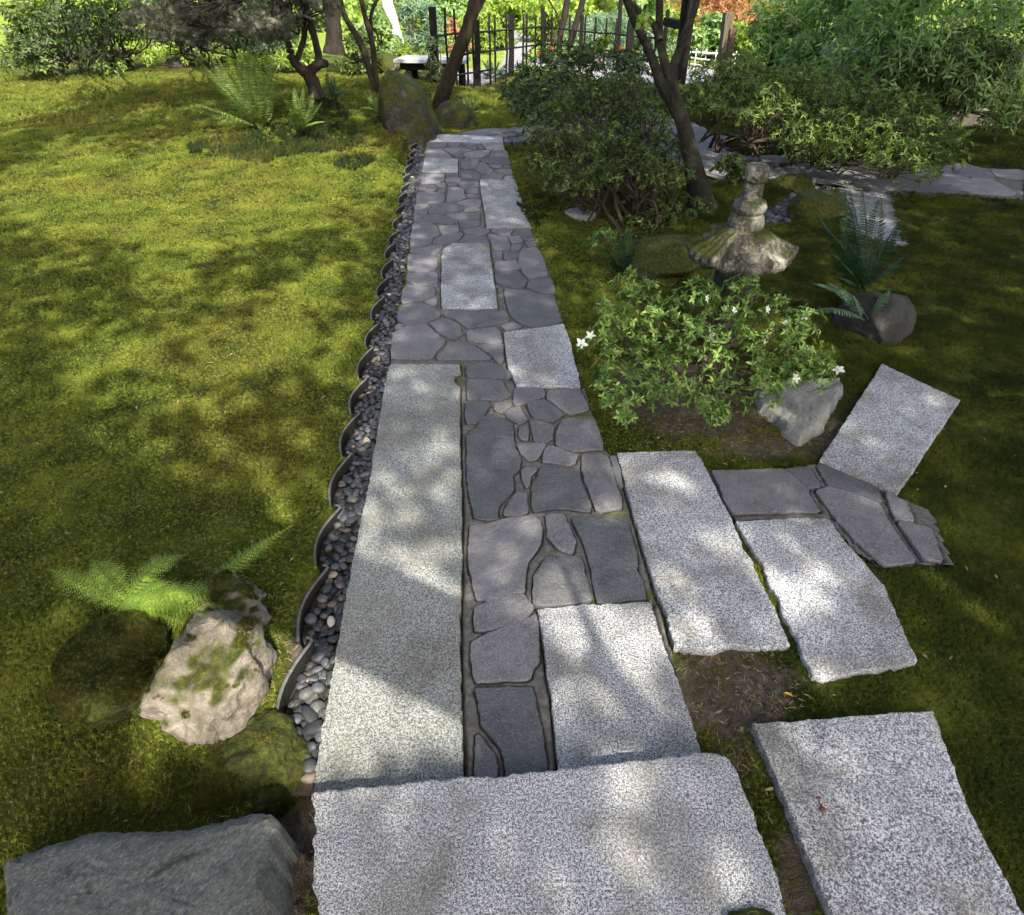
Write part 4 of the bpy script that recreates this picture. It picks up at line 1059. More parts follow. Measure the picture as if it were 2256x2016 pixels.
# white azalea in front of the lantern
az = thing('azalea_bush', 'light green azalea bush with white flowers growing before the lantern', 'bush')
azpoly = pts("S 1300,745 1330,700 1345,640 1400,612 1450,612 1510,640 1560,630 1590,612 1660,618 1720,660 1790,690 1830,720 1830,760 1850,800 1800,840 1730,860 1660,890 1640,915 1560,925 1500,900 1430,895 1375,930 1330,880 1325,830 1360,790 1325,770")
azy = lambda x, y: 2.18 + (930 - y) / 315 * .72
azp = pads_px(azpoly, 86, azy, .056, .08, 4)
inner = [(p + np.array([rng.uniform(-.05, .05), .10, -.07]), r * 1.1) for p, r in azp[::3]]
base = GT(1560, 880); bases = [base + np.array([dx, .12 + dy, .0]) for dx, dy in ((0, 0), (.05, .05), (-.06, .04), (.02, -.04))]
stems(bases, azp, .007, 7, TWIG, az, .012, 'branches', .7)
arr = whorls(azp, 12, 0, .029, .0125, 5, .75, .55); arr2 = whorls(inner, 5, 0, .030, .012, 5, .8, .3)
tag(leafmesh('leaves', [np.concatenate([a, b]) for a, b in zip(arr, arr2)], LF_AZ, az, .15, .25), kind='stuff')
def flower(c_, rad, parent, mat=PETAL, ax=None, name='flower'):
    ax = unit(np.array(ax if ax is not None else [rng.uniform(-.5, .5), -.8, .6])); u = unit(np.cross(ax, [0, 0, 1.0])); w = np.cross(ax, u)
    n = 5; a = np.arange(n) * 2 * math.pi / n + rng.uniform(0, 1); side = u * np.cos(a)[:, None] + w * np.sin(a)[:, None]
    D = unit(side + ax * rng.uniform(.3, 1.1)); v, f = leaves(np.repeat(c_[None], n, 0), D, np.repeat(ax[None], n, 0), rad * rng.uniform(.8, 1.15, n), rad * rng.uniform(.5, .75, n), rng.uniform(.05, .2), rng.uniform(.1, .5))
    D2 = unit(ax + .25 * side); v2, f2 = leaves(np.repeat(c_[None], n, 0), D2, side, rad * .8, rad * .04, .1, .1)
    v, f = join([(v, f), (v2, f2)]); return mesh(name, v, f, mat, parent, True)
for (fx, fy, s_) in ((1281, 757, 1), (1302, 741, 1), (1555, 658, .9), (1618, 684, .7), (1687, 682, .9), (1778, 697, 1.1), (1732, 712, .7), (1572, 742, 1.1), (1563, 730, .7), (1682, 754, 1), (1777, 770, 1.1), (1848, 815, 1.1), (1752, 832, 1.1)):
    p = V(fx, fy, azy(fx, fy) - .05); flower(p, .025 * s_ * rng.uniform(.85, 1.1), az, ax=[rng.uniform(-.9, .9), rng.uniform(-1, -.1), rng.uniform(.1, 1)])
    arr = whorls([(p + np.array([0, .015, -.012]), .012)], 2, 0, .034, .013, 5, 1, .4); o = leafmesh('leaf_spray', arr, LF_AZ, az)
    gb = bases[0]; q_ = bez(p, (p + gb) / 2 + np.array([0, 0, .06]), gb + (p - gb) * .45, 6, .004); v, f = tube(q_, np.linspace(.0018, .003, 6), 4); mesh('stem', v, f, TWIG, az)

def shrub(name, label, poly, n, y_of, r, basepx, nw, L, W, leafmat, r0=.012, limbs=6, jit=.25, seed=0, nl=5, wob=.03, base_y=None, cat='shrub', sub=2, quad=False, group=None, flat=.55, fl=None, lift=0):
    root = thing(name, label, cat, group=group)
    pd = pads_px(pts('S ' + poly), n, y_of, r, jit, seed)
    bs = []
    for (bx, by) in basepx:
        b = GT(bx, by); bs.append(b + np.array([0, 0, -.02]))
    stems(bs, pd, r0, limbs, TWIG, root, wob, 'branches', .5, 5, sub)
    arr = whorls(pd, nw, 0, L, W, nl, flat, .6)
    tag(leafmesh('leaves', arr, leafmat, root, .2, .25, quad), kind='stuff')
    for (fx, fy) in (fl or []): flower(V(fx, fy, y_of(fx, fy) - .2), .030, root, PETALR)
    return root
# the shrub behind with a few red flowers
shrub('azalea_shrub', 'dark green shrub with a few small red flowers in front of the bamboo fence', "1125,190 1150,135 1200,112 1290,100 1370,112 1420,140 1440,200 1400,260 1300,262 1210,262 1150,262 1130,230", 75,
      lambda x, y: 6.9 + (260 - y) / 150 * 1.6, .16, [(1235, 268), (1290, 272), (1190, 262)], 26, .055, .019, LF_RH, .012, 8, .3, 61, fl=[(1188, 118), (1215, 108), (1323, 140), (1366, 106)])
shrub('spreading_shrub', 'wide spreading evergreen shrub with open twisted branches beside the path', "1150,335 1180,255 1240,205 1310,170 1390,175 1450,230 1490,290 1510,350 1495,400 1450,420 1400,395 1340,405 1290,420 1230,415 1190,405 1160,375", 120,
      lambda x, y: 4.8 + (420 - y) / 240 * 2.1, .115, [(1378, 500), (1425, 470), (1395, 520), (1300, 480)], 20, .037, .014, LF_RH2, .017, 12, .25, 62, wob=.07, sub=4)
shrub('spreading_shrub', 'large glossy shrub with arching dark limbs at the right above the winding path', "1500,200 1540,150 1620,130 1700,140 1790,160 1880,190 1990,210 2090,260 2120,330 2040,380 1960,375 1884,350 1840,370 1770,345 1720,320 1700,270 1620,262 1560,250 1520,240", 125,
      lambda x, y: 5.6 + (380 - y) / 250 * 1.9, .15, [(1560, 330), (1575, 335), (1628, 385), (1745, 350), (1950, 400)], 24, .046, .016, LF_RH3, .020, 12, .3, 63, wob=.06, sub=4)
shrub('low_shrub', 'small leafy plant at the foot of the twin stemmed tree', "1370,500 1400,475 1470,440 1530,440 1560,455 1500,485 1440,520 1390,530", 16, lambda x, y: 4.6 + (530 - y) / 90 * .6, .06, [(1440, 515)], 12, .035, .02, LF_RH2, .005, 3, .05, 64)
shrub('low_shrub', 'small pale green plant growing before the dark fern', "1285,535 1330,505 1350,520 1310,540", 5, lambda x, y: 4.15, .03, [(1340, 530)], 6, .03, .014, LF_AZ, .003, 2, .02, 65)
shrub('low_shrub', 'bright green sprig hanging by the right fork of the winding path', "1590,350 1640,345 1660,380 1620,400 1580,385", 8, lambda x, y: 5.3, .06, [(1610, 405)], 10, .045, .025, LF_RH2, .005, 3, .05, 66)

# trees ------------------------------------------------------------
def limb(name, pxs, y, rpx, mat, parent, seg=14, seed=1, rough=.18, y2=None, n=5):
    """trunk or limb along a line seen in the photograph: (px, py) at distances y .. y2"""
    k = len(pxs); yy_ = np.linspace(y, y2 if y2 is not None else y, k)
    P_ = np.array([V(a, b, c_) for (a, b), c_ in zip(pxs, yy_)])
    r_ = np.array([w * depth(p) / FPX / 2 for w, p in zip(rpx, P_)])
    q_ = smoothline(P_, n); rr = np.interp(np.linspace(0, k - 1, len(q_)), np.arange(k), r_)
    v, f = tube(q_, rr, seg, seed, rough); return mesh(name, v, f, mat, parent, True), q_[-1]
def crown_sprays(name, cs, n_each, L, W, mat, parent, flat=.6, quad=True, nl=4):
    arr = whorls(cs, n_each, 0, L, W, nl, flat, .2, False); o = leafmesh(name, arr, mat, parent, .15, .3, quad); o['kind'] = 'stuff'; return o
tw = thing('forked_tree', 'twin stemmed mossy tree leaning left among the shrubs', 'tree')
limb('trunk', [(1552, 462), (1538, 400), (1522, 344), (1508, 285), (1492, 235), (1480, 190)], 5.42, [62, 44, 38, 34, 28, 24], BARK_G, tw, 16, 1, .22, 5.3)
_, t1 = limb('limb', [(1498, 262), (1474, 215), (1452, 176), (1438, 130), (1421, 92), (1396, 40), (1372, -20), (1340, -110)], 5.32, [26, 24, 22, 20, 19, 17, 15, 12], BARK_G, tw, 12, 2, .15, 5.1)
_, t2 = limb('limb', [(1480, 192), (1468, 150), (1456, 100), (1452, 40), (1456, -60)], 5.3, [22, 20, 19, 17, 14], BARK_G, tw, 12, 3, .15, 5.5)
_, t3 = limb('limb', [(1480, 190), (1486, 140), (1505, 85), (1528, 30), (1545, -40)], 5.3, [20, 19, 17, 14, 12], BARK_G, tw, 12, 4, .15, 5.5)
limb('limb', [(1453, 90), (1440, 55), (1410, 28), (1380, -5)], 5.3, [16, 14, 12, 10], BARK_D, tw, 10, 5, .15, 5.5)
crown_sprays('leaves', [(V(1330, 10, 5.0), .06), (V(1420, 50, 5.0), .04), (V(1325, 98, 5.0), .04), (V(1350, -25, 5.1), .08)], 10, .05, .04, LF_LIME, tw)
lt = thing('leaning_tree', 'smooth brown tree leaning right behind the big boulder', 'tree')
_, t4 = limb('trunk', [(972, 236), (976, 205), (992, 160), (1010, 115), (1028, 70), (1040, 30), (1052, -10), (1066, -60)], 9.3, [40, 34, 30, 28, 28, 28, 30, 26], BARK, lt, 16, 6, .16, 9.2)
limb('limb', [(1036, 45), (1052, 20), (1068, -10), (1090, -50)], 9.25, [16, 15, 14, 12], BARK, lt, 10, 7, .12)
ms_ = thing('slender_tree', 'slender multi stemmed tree left of the big boulder', 'tree')
limb('trunk', [(838, 214), (822, 180), (812, 150), (800, 110), (780, 70), (762, 40), (750, 0), (742, -50)], 9.0, [12, 13, 14, 14, 13, 12, 11, 10], BARK_G, ms_, 10, 8, .12)
limb('limb', [(834, 212), (826, 160), (822, 110), (812, 60), (800, 20), (790, -40)], 9.0, [13, 13, 12, 11, 10, 9], BARK, ms_, 10, 9, .12)
limb('limb', [(822, 120), (818, 70), (818, 30), (830, 0), (842, -30)], 9.05, [9, 9, 8, 8, 7], BARK, ms_, 8, 10, .12)
limb('limb', [(818, 90), (806, 50), (798, 0), (800, -40)], 9.1, [8, 8, 7, 6], BARK_D, ms_, 8, 11, .12)
# lace maple with a twisted trunk
mp = thing('lace_maple', 'low weeping lace leaf maple with dark twisted trunk in the left lawn', 'tree')
MY = 8.2
limb('trunk', [(700, 215), (692, 190), (680, 165), (672, 150)], MY, [36, 30, 28, 26], BARK_D, mp, 14, 12, .22)
limb('limb', [(672, 160), (655, 145), (642, 125), (638, 105), (632, 92)], MY, [20, 20, 18, 16, 12], BARK_D, mp, 12, 13, .25)
limb('limb', [(680, 160), (700, 142), (715, 140), (722, 145)], MY, [20, 22, 18, 10], BARK_D, mp, 12, 14, .2)
limb('limb', [(702, 140), (700, 115), (692, 80), (680, 45), (672, 10), (668, -40)], MY, [16, 16, 16, 17, 18, 16], BARK_D, mp, 12, 15, .25)
limb('limb', [(672, 55), (655, 45), (640, 30), (630, 5), (625, -40)], MY, [16, 14, 12, 10, 9], BARK_D, mp, 10, 16, .2)
limb('limb', [(655, 130), (662, 110), (668, 90), (672, 60)], MY, [12, 12, 12, 12], BARK_D, mp, 10, 17, .2)
def lace(pads, n_each, L, W, mat, parent, name='leaves'):
    Pn = []; Dn = []; Nn = []; Ln = []
    for c_, rr in pads:
        q = c_ + rdir(n_each) * (rr * rng.uniform(.1, 1, n_each) ** .5)[:, None] * np.array([1, 1, .45]); down = unit(rng.normal(size=(n_each, 3)) * .5 + np.array([0, 0, -.55]))
        side = unit(np.cross(down, rdir(n_each)))
        for j in range(7):
            a = (j - 3) * .36; D = down * math.cos(a) + side * math.sin(a); Pn.append(q); Dn.append(D); Nn.append(np.cross(down, side)); Ln.append(L * rng.uniform(.7, 1.1, n_each) * (1 - .06 * abs(j - 3)))
    arr = [np.concatenate(Pn), np.concatenate(Dn), np.concatenate(Nn), np.concatenate(Ln), W]
    o = leafmesh(name, arr, mat, parent, .1, .25, True); o['kind'] = 'stuff'; return o
mpp = pads_px(pts("S 280,-60 700,-60 735,5 720,60 705,95 680,70 640,72 600,88 560,80 500,70 440,85 390,92 330,70 280,50"), 85, lambda x, y: MY - .5 + .5 * math.sin(x * .03), .17, .5, 71)
lace(mpp, 46, .060, .0065, LF_MAPLE, mp)
stems([V(632, 92, MY), V(668, -10, MY), V(640, 30, MY)], mpp, .014, 9, BARK_D, mp, .05, 'twigs', .3, 5, 1)
# small shrubs behind on the left
for (lab, poly, bs_, y_, mt, sd_) in (
    ('dark leaved low tree behind the two small dark stones at left', "372,10 500,5 520,60 470,90 400,95 372,80", [(420, 128), (430, 130)], 9.6, LF_RH, 72),
    ('small grey green tree behind the flat topped grey stone', "480,30 560,10 660,40 640,90 560,100 500,90", [(505, 112), (480, 110)], 10.2, LF_BLUE, 73),
    ('low tree with dark trunk at the far left beyond the lawn', "40,30 200,-10 330,20 350,80 200,120 60,110", [(180, 150), (240, 150)], 9.4, LF_RH, 74)):
    shrub('small_tree', lab, poly, 26, lambda x, y, y_=y_: y_, .2, bs_, 26, .06, .022, mt, .03, 5, .35, sd_, cat='tree', quad=True, wob=.06)
# other trunks
bt = thing('big_tree', 'thick dark brown trunk behind the lace maple', 'tree')
limb('trunk', [(738, 118), (737, 95), (735, 60), (732, 20), (730, -60)], 12.6, [52, 38, 34, 33, 32], BARK_D, bt, 18, 20, .1)
wt = thing('white_barked_tree', 'tree with white bark leaning left beyond the bench', 'tree')
limb('trunk', [(882, 112), (874, 80), (864, 40), (854, 10), (844, -40)], 14.5, [27, 24, 23, 25, 24], BARK_W, wt, 14, 21, .08)
ft = thing('dark_tree', 'two dark slender trunks rising behind the bamboo fence', 'tree')
limb('trunk', [(1232, 108), (1236, 70), (1244, 35), (1250, 0), (1258, -40)], 14.0, [13, 14, 16, 14, 13], BARK_D, ft, 10, 22, .12)
limb('limb', [(1234, 52), (1226, 28), (1212, 5), (1202, -20)], 14.0, [5, 4, 4, 4], BARK_D, ft, 6, 23, .1)
ft2 = thing('dark_tree', 'dark trunk leaning right beside the slender pair behind the fence', 'tree')
limb('trunk', [(1254, 104), (1264, 70), (1276, 30), (1286, -5), (1296, -40)], 13.8, [16, 14, 14, 13, 12], BARK_D, ft2, 10, 24, .12)

# ferns ------------------------------------------------------------
def frond(base, tip, arch, n, pl, pw, mat, parent, droop=.25, side=None, bip=False, name='frond', lean=.35):
    base = np.asarray(base, float); tip = np.asarray(tip, float); L = np.linalg.norm(tip - base)
    m = (base + tip) / 2 + np.array([0, 0, arch * L]); q = bez(base, m, tip, n + 3); T = unit(np.gradient(q, axis=0))
    up = np.array([0, 0, 1.0]); S = np.cross(T, up + (side if side is not None else 0)); S = unit(S); N = np.cross(S, T)
    i0 = max(2, int(n * .12)); t = np.linspace(0, 1, n + 3); prof = np.sin(np.clip((t - .08) / .92, 0, 1) ** .62 * math.pi) ** .8
    Pn = []; Dn = []; Nn = []; Ln = []; Wn = []
    for s_ in (-1, 1):
        k = np.arange(i0, n + 2); D = unit(S[k] * s_ + T[k] * lean - N[k] * .12 + .05 * rng.normal(size=(len(k), 3)))
        ln = pl * prof[k] * rng.uniform(.85, 1.1, len(k))
        if not bip:
            Pn.append(q[k]); Dn.append(D); Nn.append(N[k] + .15 * rng.normal(size=(len(k), 3))); Ln.append(ln); Wn.append(np.minimum(pw, ln * .35))
        else:
            for j in range(len(k)):
                nn = 7; tt = np.linspace(.08, 1, nn); S2 = unit(np.cross(D[j], N[k[j]]))
                for s2 in (-1, 1):
                    Pn.append(q[k[j]] + D[j] * (tt * ln[j])[:, None]); Dn.append(unit(np.repeat((S2 * s2 + D[j] * .8)[None], nn, 0))); Nn.append(np.repeat(N[k[j]][None], nn, 0))
                    l2 = ln[j] * .30 * (1 - tt * .75); Ln.append(l2); Wn.append(l2 * .5)
    v, f = leaves(np.concatenate(Pn), np.concatenate(Dn), np.concatenate(Nn), np.concatenate(Ln), np.concatenate(Wn), .12, droop, quad=bip)
    v2, f2 = tube(q, np.linspace(L * .006, L * .0015, len(q)), 4); v, f = join([(v, f), (v2, f2)])
    return mesh(name, v, f, mat, parent, False)
def fern(label, bpx, tips, y, pl, mat, arch=.12, n=26, name='fern', pw=.012, bip=False, dy=.25, lean=.35):
    root = thing(name, label, 'fern'); b = GT(*bpx) if y is None else V(*bpx, y); 
    for (tx, ty, d_) in tips:
        tip = V(tx, ty, b[1] + d_ * dy); frond(b + np.append(rng.normal(size=2) * .02, 0), tip, arch * rng.uniform(.7, 1.3), n, pl * rng.uniform(.85, 1.15), pw, mat, root, bip=bip, lean=lean)
    return root
big_tips = [(420, 118, .5), (435, 128, -.5), (455, 112, 1), (475, 118, -1), (498, 108, .2), (515, 104, 1.2), (535, 105, -.8), (552, 106, .5), (568, 110, 1.4), (585, 108, -.3), (600, 115, .8), (612, 120, -1), (440, 150, -1.2), (418, 225, -1), (412, 238, .3), (460, 140, 1.5), (530, 125, 1.8), (480, 130, -.2), (505, 122, -1.6), (560, 120, -1.5), (595, 150, 1.6), (470, 160, 2)]
fern('large bright sword fern fanning up from the dark ground cover at left', (575, 283), big_tips, None, .085, LF_FERN, .05, 40, pw=.013, dy=.35)
fern('smaller sword fern in front of the twisted maple trunk', (664, 284), [(625, 215, -1), (648, 190, 0), (668, 188, .5), (700, 225, -.5), (712, 222, .5), (650, 235, -1.5), (690, 200, 1), (640, 240, -2), (720, 268, -1)], None, .075, LF_FERN, .1, 26, pw=.012)
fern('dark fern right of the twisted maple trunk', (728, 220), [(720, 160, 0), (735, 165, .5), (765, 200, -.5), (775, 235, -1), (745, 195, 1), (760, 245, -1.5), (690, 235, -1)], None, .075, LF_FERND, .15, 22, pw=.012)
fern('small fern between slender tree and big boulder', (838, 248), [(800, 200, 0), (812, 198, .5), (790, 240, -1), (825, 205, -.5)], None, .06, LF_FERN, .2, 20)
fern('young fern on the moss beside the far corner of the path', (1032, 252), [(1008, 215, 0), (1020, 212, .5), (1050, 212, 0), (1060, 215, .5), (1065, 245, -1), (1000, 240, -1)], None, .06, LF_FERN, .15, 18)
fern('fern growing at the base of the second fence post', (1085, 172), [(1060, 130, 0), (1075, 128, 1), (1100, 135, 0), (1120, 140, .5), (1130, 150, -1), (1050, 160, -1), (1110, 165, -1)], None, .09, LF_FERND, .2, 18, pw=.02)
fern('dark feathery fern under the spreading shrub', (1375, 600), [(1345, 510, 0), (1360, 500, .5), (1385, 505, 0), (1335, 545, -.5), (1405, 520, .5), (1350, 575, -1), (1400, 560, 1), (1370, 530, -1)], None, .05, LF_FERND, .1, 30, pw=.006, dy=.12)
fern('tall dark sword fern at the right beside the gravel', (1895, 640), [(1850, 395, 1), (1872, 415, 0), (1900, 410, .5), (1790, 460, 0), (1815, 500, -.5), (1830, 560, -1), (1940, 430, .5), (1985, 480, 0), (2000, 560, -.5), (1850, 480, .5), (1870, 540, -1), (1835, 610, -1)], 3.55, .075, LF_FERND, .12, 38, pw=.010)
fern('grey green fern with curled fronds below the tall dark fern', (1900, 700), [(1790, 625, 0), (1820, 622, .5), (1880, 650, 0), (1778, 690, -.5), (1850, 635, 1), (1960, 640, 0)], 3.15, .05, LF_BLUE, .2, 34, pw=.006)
# bright lady fern at the left edge in front
lf = thing('lady_fern', 'bright green lady fern with one long frond reaching over the left boulders', 'fern')
frond(V(395, 1352, 1.30), V(648, 1155, 1.62), .10, 28, .052, .01, LF_LADY, lf, bip=True, lean=.45)
for k in range(11):
    a = rng.uniform(-.7, .9) + (.0 if k % 4 else 2.4); Lp = rng.uniform(.16, .30); b_ = V(285 + rng.uniform(-25, 25), 1345 + rng.uniform(-15, 15), 1.26)
    tp_ = b_ + np.array([math.cos(a) * Lp, math.sin(a) * Lp, rng.uniform(-.02, .12)]); frond(b_, tp_, rng.uniform(.15, .5), 20, rng.uniform(.045, .065), .01, LF_LADY, lf, bip=True, lean=rng.uniform(.3, .6))
sp = thing('sprig', 'tiny round leaved green sprig on the moss in the left corner', 'plant')
p0 = V(482, 1752, .90); p0[2] = .10; e = V(430, 1728, .93); e[2] = .115
v, f = tube(bez(p0, (p0 + e) / 2 + np.array([0, 0, .015]), e, 6), .0010, 4); mesh('stem', v, f, LF_AZ, sp)
for a in range(4):
    c_ = e + np.array([math.cos(a * 1.57) * .006, math.sin(a * 1.57) * .006, .002]); v, f = leaves(c_[None], np.array([[math.cos(a * 1.57), math.sin(a * 1.57), .1]]), np.array([[0, 0, 1.0]]), .012, .014); mesh('leaf', v, f, LF_FERN, sp)

# ------------------------------------------------------------------ fence, gate, bench, wall
def bar(name, a, b, w, d, mat, parent, rough=0.0, seed=0, round_=False, n=6):
    a = np.asarray(a, float); b = np.asarray(b, float)
    if round_:
        q_ = np.array([a + (b - a) * t for t in np.linspace(0, 1, n)]); q_[1:-1] += rng.normal(size=(n - 2, 3)) * w * rough
        v, f = tube(q_, np.full(n, w / 2), 8, seed, .06); o = mesh(name, v, f, mat, parent, True); return o
    T = unit(b - a); ref = np.array([0, 1.0, 0]) if abs(T[1]) < .8 else np.array([1.0, 0, 0]); U = unit(np.cross(T, ref)); W_ = np.cross(T, U)
    pr = [(-1, -.86), (-.86, -1), (.86, -1), (1, -.86), (1, .86), (.86, 1), (-.86, 1), (-1, .86)]
    V_ = []
    for t in np.linspace(0, 1, 5):
        c_ = a + (b - a) * t; V_ += [c_ + U * x * w / 2 * (1 + rough * rng.normal()) + W_ * y * d / 2 * (1 + rough * rng.normal()) for x, y in pr]
    F = [(r_ * 8 + i, r_ * 8 + (i + 1) % 8, (r_ + 1) * 8 + (i + 1) % 8, (r_ + 1) * 8 + i) for r_ in range(4) for i in range(8)]
    F += [tuple(range(7, -1, -1)), tuple(range(32, 40))]
    return mesh(name, V_, F, mat, parent)
fence = thing('bamboo_fence', 'dark bamboo fence with square posts and thin rails beyond the mossy lawn', 'fence')
fposts = [(952, 10.7, 15, 16), (1050, 11.0, 44, 13), (1128, 12.4, 28, 10), (1196, 13.9, 18, 9), (1283, 13.5, 33, 8), (1391, 12.7, 44, 15), (1472, 12.3, 22, 8)]
FP = []
for (fx, fy, top, w) in fposts:
    t = V(fx, top, fy); b_ = np.array([t[0], fy, gz(t[0], fy) - .1]); ww = w * fy * .8 / FPX
    bar('post', b_, t, ww, ww, WOOD, fence, .03); FP.append((fx, fy, t[0]))
def rail(levels, name='rail'):
    q_ = [V(px_, py_, np.interp(px_, [p[0] for p in FP], [p[1] for p in FP])) for px_, py_ in levels]
    for a, b_ in zip(q_[:-1], q_[1:]): bar(name, a, b_, .026, .026, WOOD, fence, .15, 1, True)
rail([(958, 79), (1050, 71), (1128, 65), (1196, 59), (1283, 69), (1391, 79), (1472, 88)])
rail([(1000, 122), (1050, 116), (1128, 106), (1196, 97), (1283, 104), (1391, 118), (1472, 130)])
rail([(1003, 166), (1050, 159), (1085, 153)])
for (px_, tp) in ((980, 18), (1000, 20), (1041, 56), (1029, 98), (1078, 28), (1090, 34), (1115, 33), (1122, 32), (1153, 33), (1161, 30), (1181, 34), (1202, 30), (1217, 31), (1256, 34), (1291, 33), (1313, 38), (1337, 40), (1360, 41), (1425, 60), (1448, 62)):
    y_ = float(np.interp(px_, [p[0] for p in FP], [p[1] for p in FP])) + .02; t = V(px_, tp, y_)
    bar('bamboo_pole', (t[0], y_, gz(t[0], y_)), t, .034, .034, WOOD, fence, .12, px_, True)
gate = thing('wooden_gate', 'tall dark wooden gate posts with a short crossbeam right of the fence', 'gate')
def gpost(name, pxt, pyt, pxb, y, w, mat, parent, d=None):
    t = V(pxt, pyt, y); b_ = V(pxb, 160, y); b_[2] = gz(b_[0], y) - .05; ww = w * y * .8 / FPX; return bar(name, b_, t, ww, d or ww, mat, parent, .04)
gpost('post', 1530, -30, 1504, 11.6, 17, WOOD, gate); gpost('post', 1512, -30, 1492, 11.75, 12, WOOD, gate)
bar('crossbeam', V(1466, 47, 12.2), V(1520, 60, 11.6), .11, .09, WOOD, gate, .03)
gpost('post', 1368, -10, 1360, 13.4, 8, WOOD, gate)
sp1 = thing('split_post', 'split grey timber post standing alone right of the gate', 'post')
gpost('timber', 1606, 27, 1590, 11.3, 21, WOOD_G, sp1, .16); gpost('timber', 1614, 62, 1600, 11.25, 15, WOOD_G, sp1, .14)
sp2 = thing('split_post', 'dark leaning timber post half covered by pale weeping leaves', 'post')
gpost('timber', 1716, 36, 1702, 11.0, 19, WOOD, sp2, .15)
wf = thing('low_bamboo_fence', 'low white bamboo fence behind the split grey post', 'fence')
for yy_, px0, px1 in ((115, 1521, 1632), (127, 1521, 1575), (141, 1519, 1570)):
    bar('rail', V(px0, yy_, 13.2), V(px1, yy_ + 7, 12.8), .028, .028, RAILW, wf, .1, 1, True)
for px_ in range(1524, 1632, 11):
    t = V(px_, 106 + (px_ - 1521) * .07, 13.1); bar('bamboo_pole', (t[0], 13.1, gz(t[0], 13.1)), t, .018, .018, RAILW if px_ % 2 else WOOD, wf, .1, 1, True)
bench = thing('garden_bench', 'long low bench with pale top behind the leaning tree', 'bench')
zb = V(960, 133, 11.3)[2]
a = V(872, 134, 11.5); b_ = V(1034, 134, 11.3); c2 = (a + b_) / 2
tp = [(a[0], 11.25), (b_[0] - .02, 11.12), (b_[0], 11.62), (a[0] + .12, 11.75)]
tp = np.array(tp); slab('bench_top', tp, zb + .02, .045, BENCH, bench, .2, .001, .006, False, 7, 0)
slab('apron', np.array([[a[0] + .08, 11.34], [b_[0] - .08, 11.24], [b_[0] - .08, 11.52], [a[0] + .16, 11.62]]), zb - .026, .10, WOOD, bench, .3, 0, .004, False, 8, 0)
for (lx, ly) in ((a[0] + .2, 11.36), (b_[0] - .12, 11.28), (b_[0] - .12, 11.48), (a[0] + .26, 11.58)): bar('leg', (lx, ly, gz(lx, ly) - .03), (lx, ly, zb - .127), .09, .07, WOOD, bench)
wall = thing('garden_wall', 'low beige plastered wall with grey tiled cap at the right behind the glossy shrub', 'wall')
w0 = V(1842, 150, 8.6); zc = V(1842, 128, 8.6)[2]
slab('wall', np.array([[w0[0], 8.55], [w0[0] + 1.9, 8.42], [w0[0] + 1.9, 8.67], [w0[0] + .02, 8.8]]), zc, zc + .2, WALLM, wall, .3, .004, .01, False, 9, 0)
slab('wall_cap', np.array([[w0[0] - .12, 8.42], [w0[0] + 2.0, 8.28], [w0[0] + 2.0, 8.82], [w0[0] - .08, 8.95]]), zc + .075, .07, CAPM, wall, .3, .004, .02, False, 10, 0)

# ------------------------------------------------------------------ planting beyond the fence
def bush(label, cxp, topp, y, wpx, mat, seed, L=.11, W=.05, n=26, nw=22, cat='bush', name='bush', h=None, group=None, basez=None, r=None):
    root = thing(name, label, cat, group=group); c_ = V(cxp, topp, y); w = wpx * y * .8 / FPX; H = h or max(c_[2], .3); r_ = np.random.default_rng(seed)
    pd = []
    for _ in range(n):
        a = r_.uniform(0, 6.28); q = r_.uniform(0, 1) ** .5; zz = r_.uniform(.15, 1); s_ = math.sqrt(max(0, 1 - (zz * .9) ** 2)) * .5
        pd.append((np.array([c_[0] + math.cos(a) * q * w * s_ * 1.3, y + math.sin(a) * q * w * s_, max(.1, zz * H) + gz(c_[0], y) * 0]), (r or w * .17) * r_.uniform(.7, 1.3)))
    stems([np.array([c_[0] + d, y, gz(c_[0], y)]) for d in (-.05, .05)], pd, .02, 4, TWIG, root, .05, 'branches', .5, 4, 0)
    arr = whorls(pd, nw, 0, L, W, 4, .7, .5); o = leafmesh('leaves', arr, mat, root, .15, .3, True); o['kind'] = 'stuff'; return root
bush('round leafy bush left of the white barked trunk', 822, 28, 13.6, 90, LF_PALE, 101, .08, .04)
bush('soft blue green conifer bush right of the white barked trunk', 925, 5, 15.5, 120, LF_BLUE, 102, .13, .022, 34, 30)
bush('pale flowering low bush at the left end of the bench', 935, 100, 12.3, 42, LF_PALE, 103, .05, .03, 14, 20)
bush('dark leaved young bush growing across the first fence post', 960, 75, 10.5, 60, LF_RH, 104, .06, .022, 14, 16)
bush('yellow green perennial clump below the white trunk', 900, 100, 13.4, 50, LF_LIME, 105, .07, .03, 14, 20)
bush('lime coloured bush behind the second fence post', 1052, 30, 15.5, 90, LF_LIME, 106, .09, .04)
bush('yellow green bush behind the third fence post', 1105, 70, 16.2, 60, LF_LIME, 107, .09, .04, 16)
bush('bright bush behind the forked dark tree', 1215, 15, 17.5, 120, LF_LIME, 108, .10, .05, 30)
bush('small copper tinted bush by the second bamboo pole', 1008, 45, 13.6, 46, LF_RED, 109, .06, .03, 12, 14)
bush('blue green fine leaved bush behind the fence corner', 1330, 38, 15.0, 140, LF_BLUE, 110, .12, .02, 34, 30)
bush('dark blue green bush filling the gap before the gate', 1425, 58, 14.4, 110, LF_BLUE, 111, .10, .025, 30, 26)
bush('yellow bush behind the gate crossbeam', 1500, 28, 17.0, 90, LF_LIME, 112, .09, .04, 22)
bush('pale glossy bush between gate and split post', 1570, 45, 14.6, 110, LF_PALE, 113, .11, .05, 30, 24)
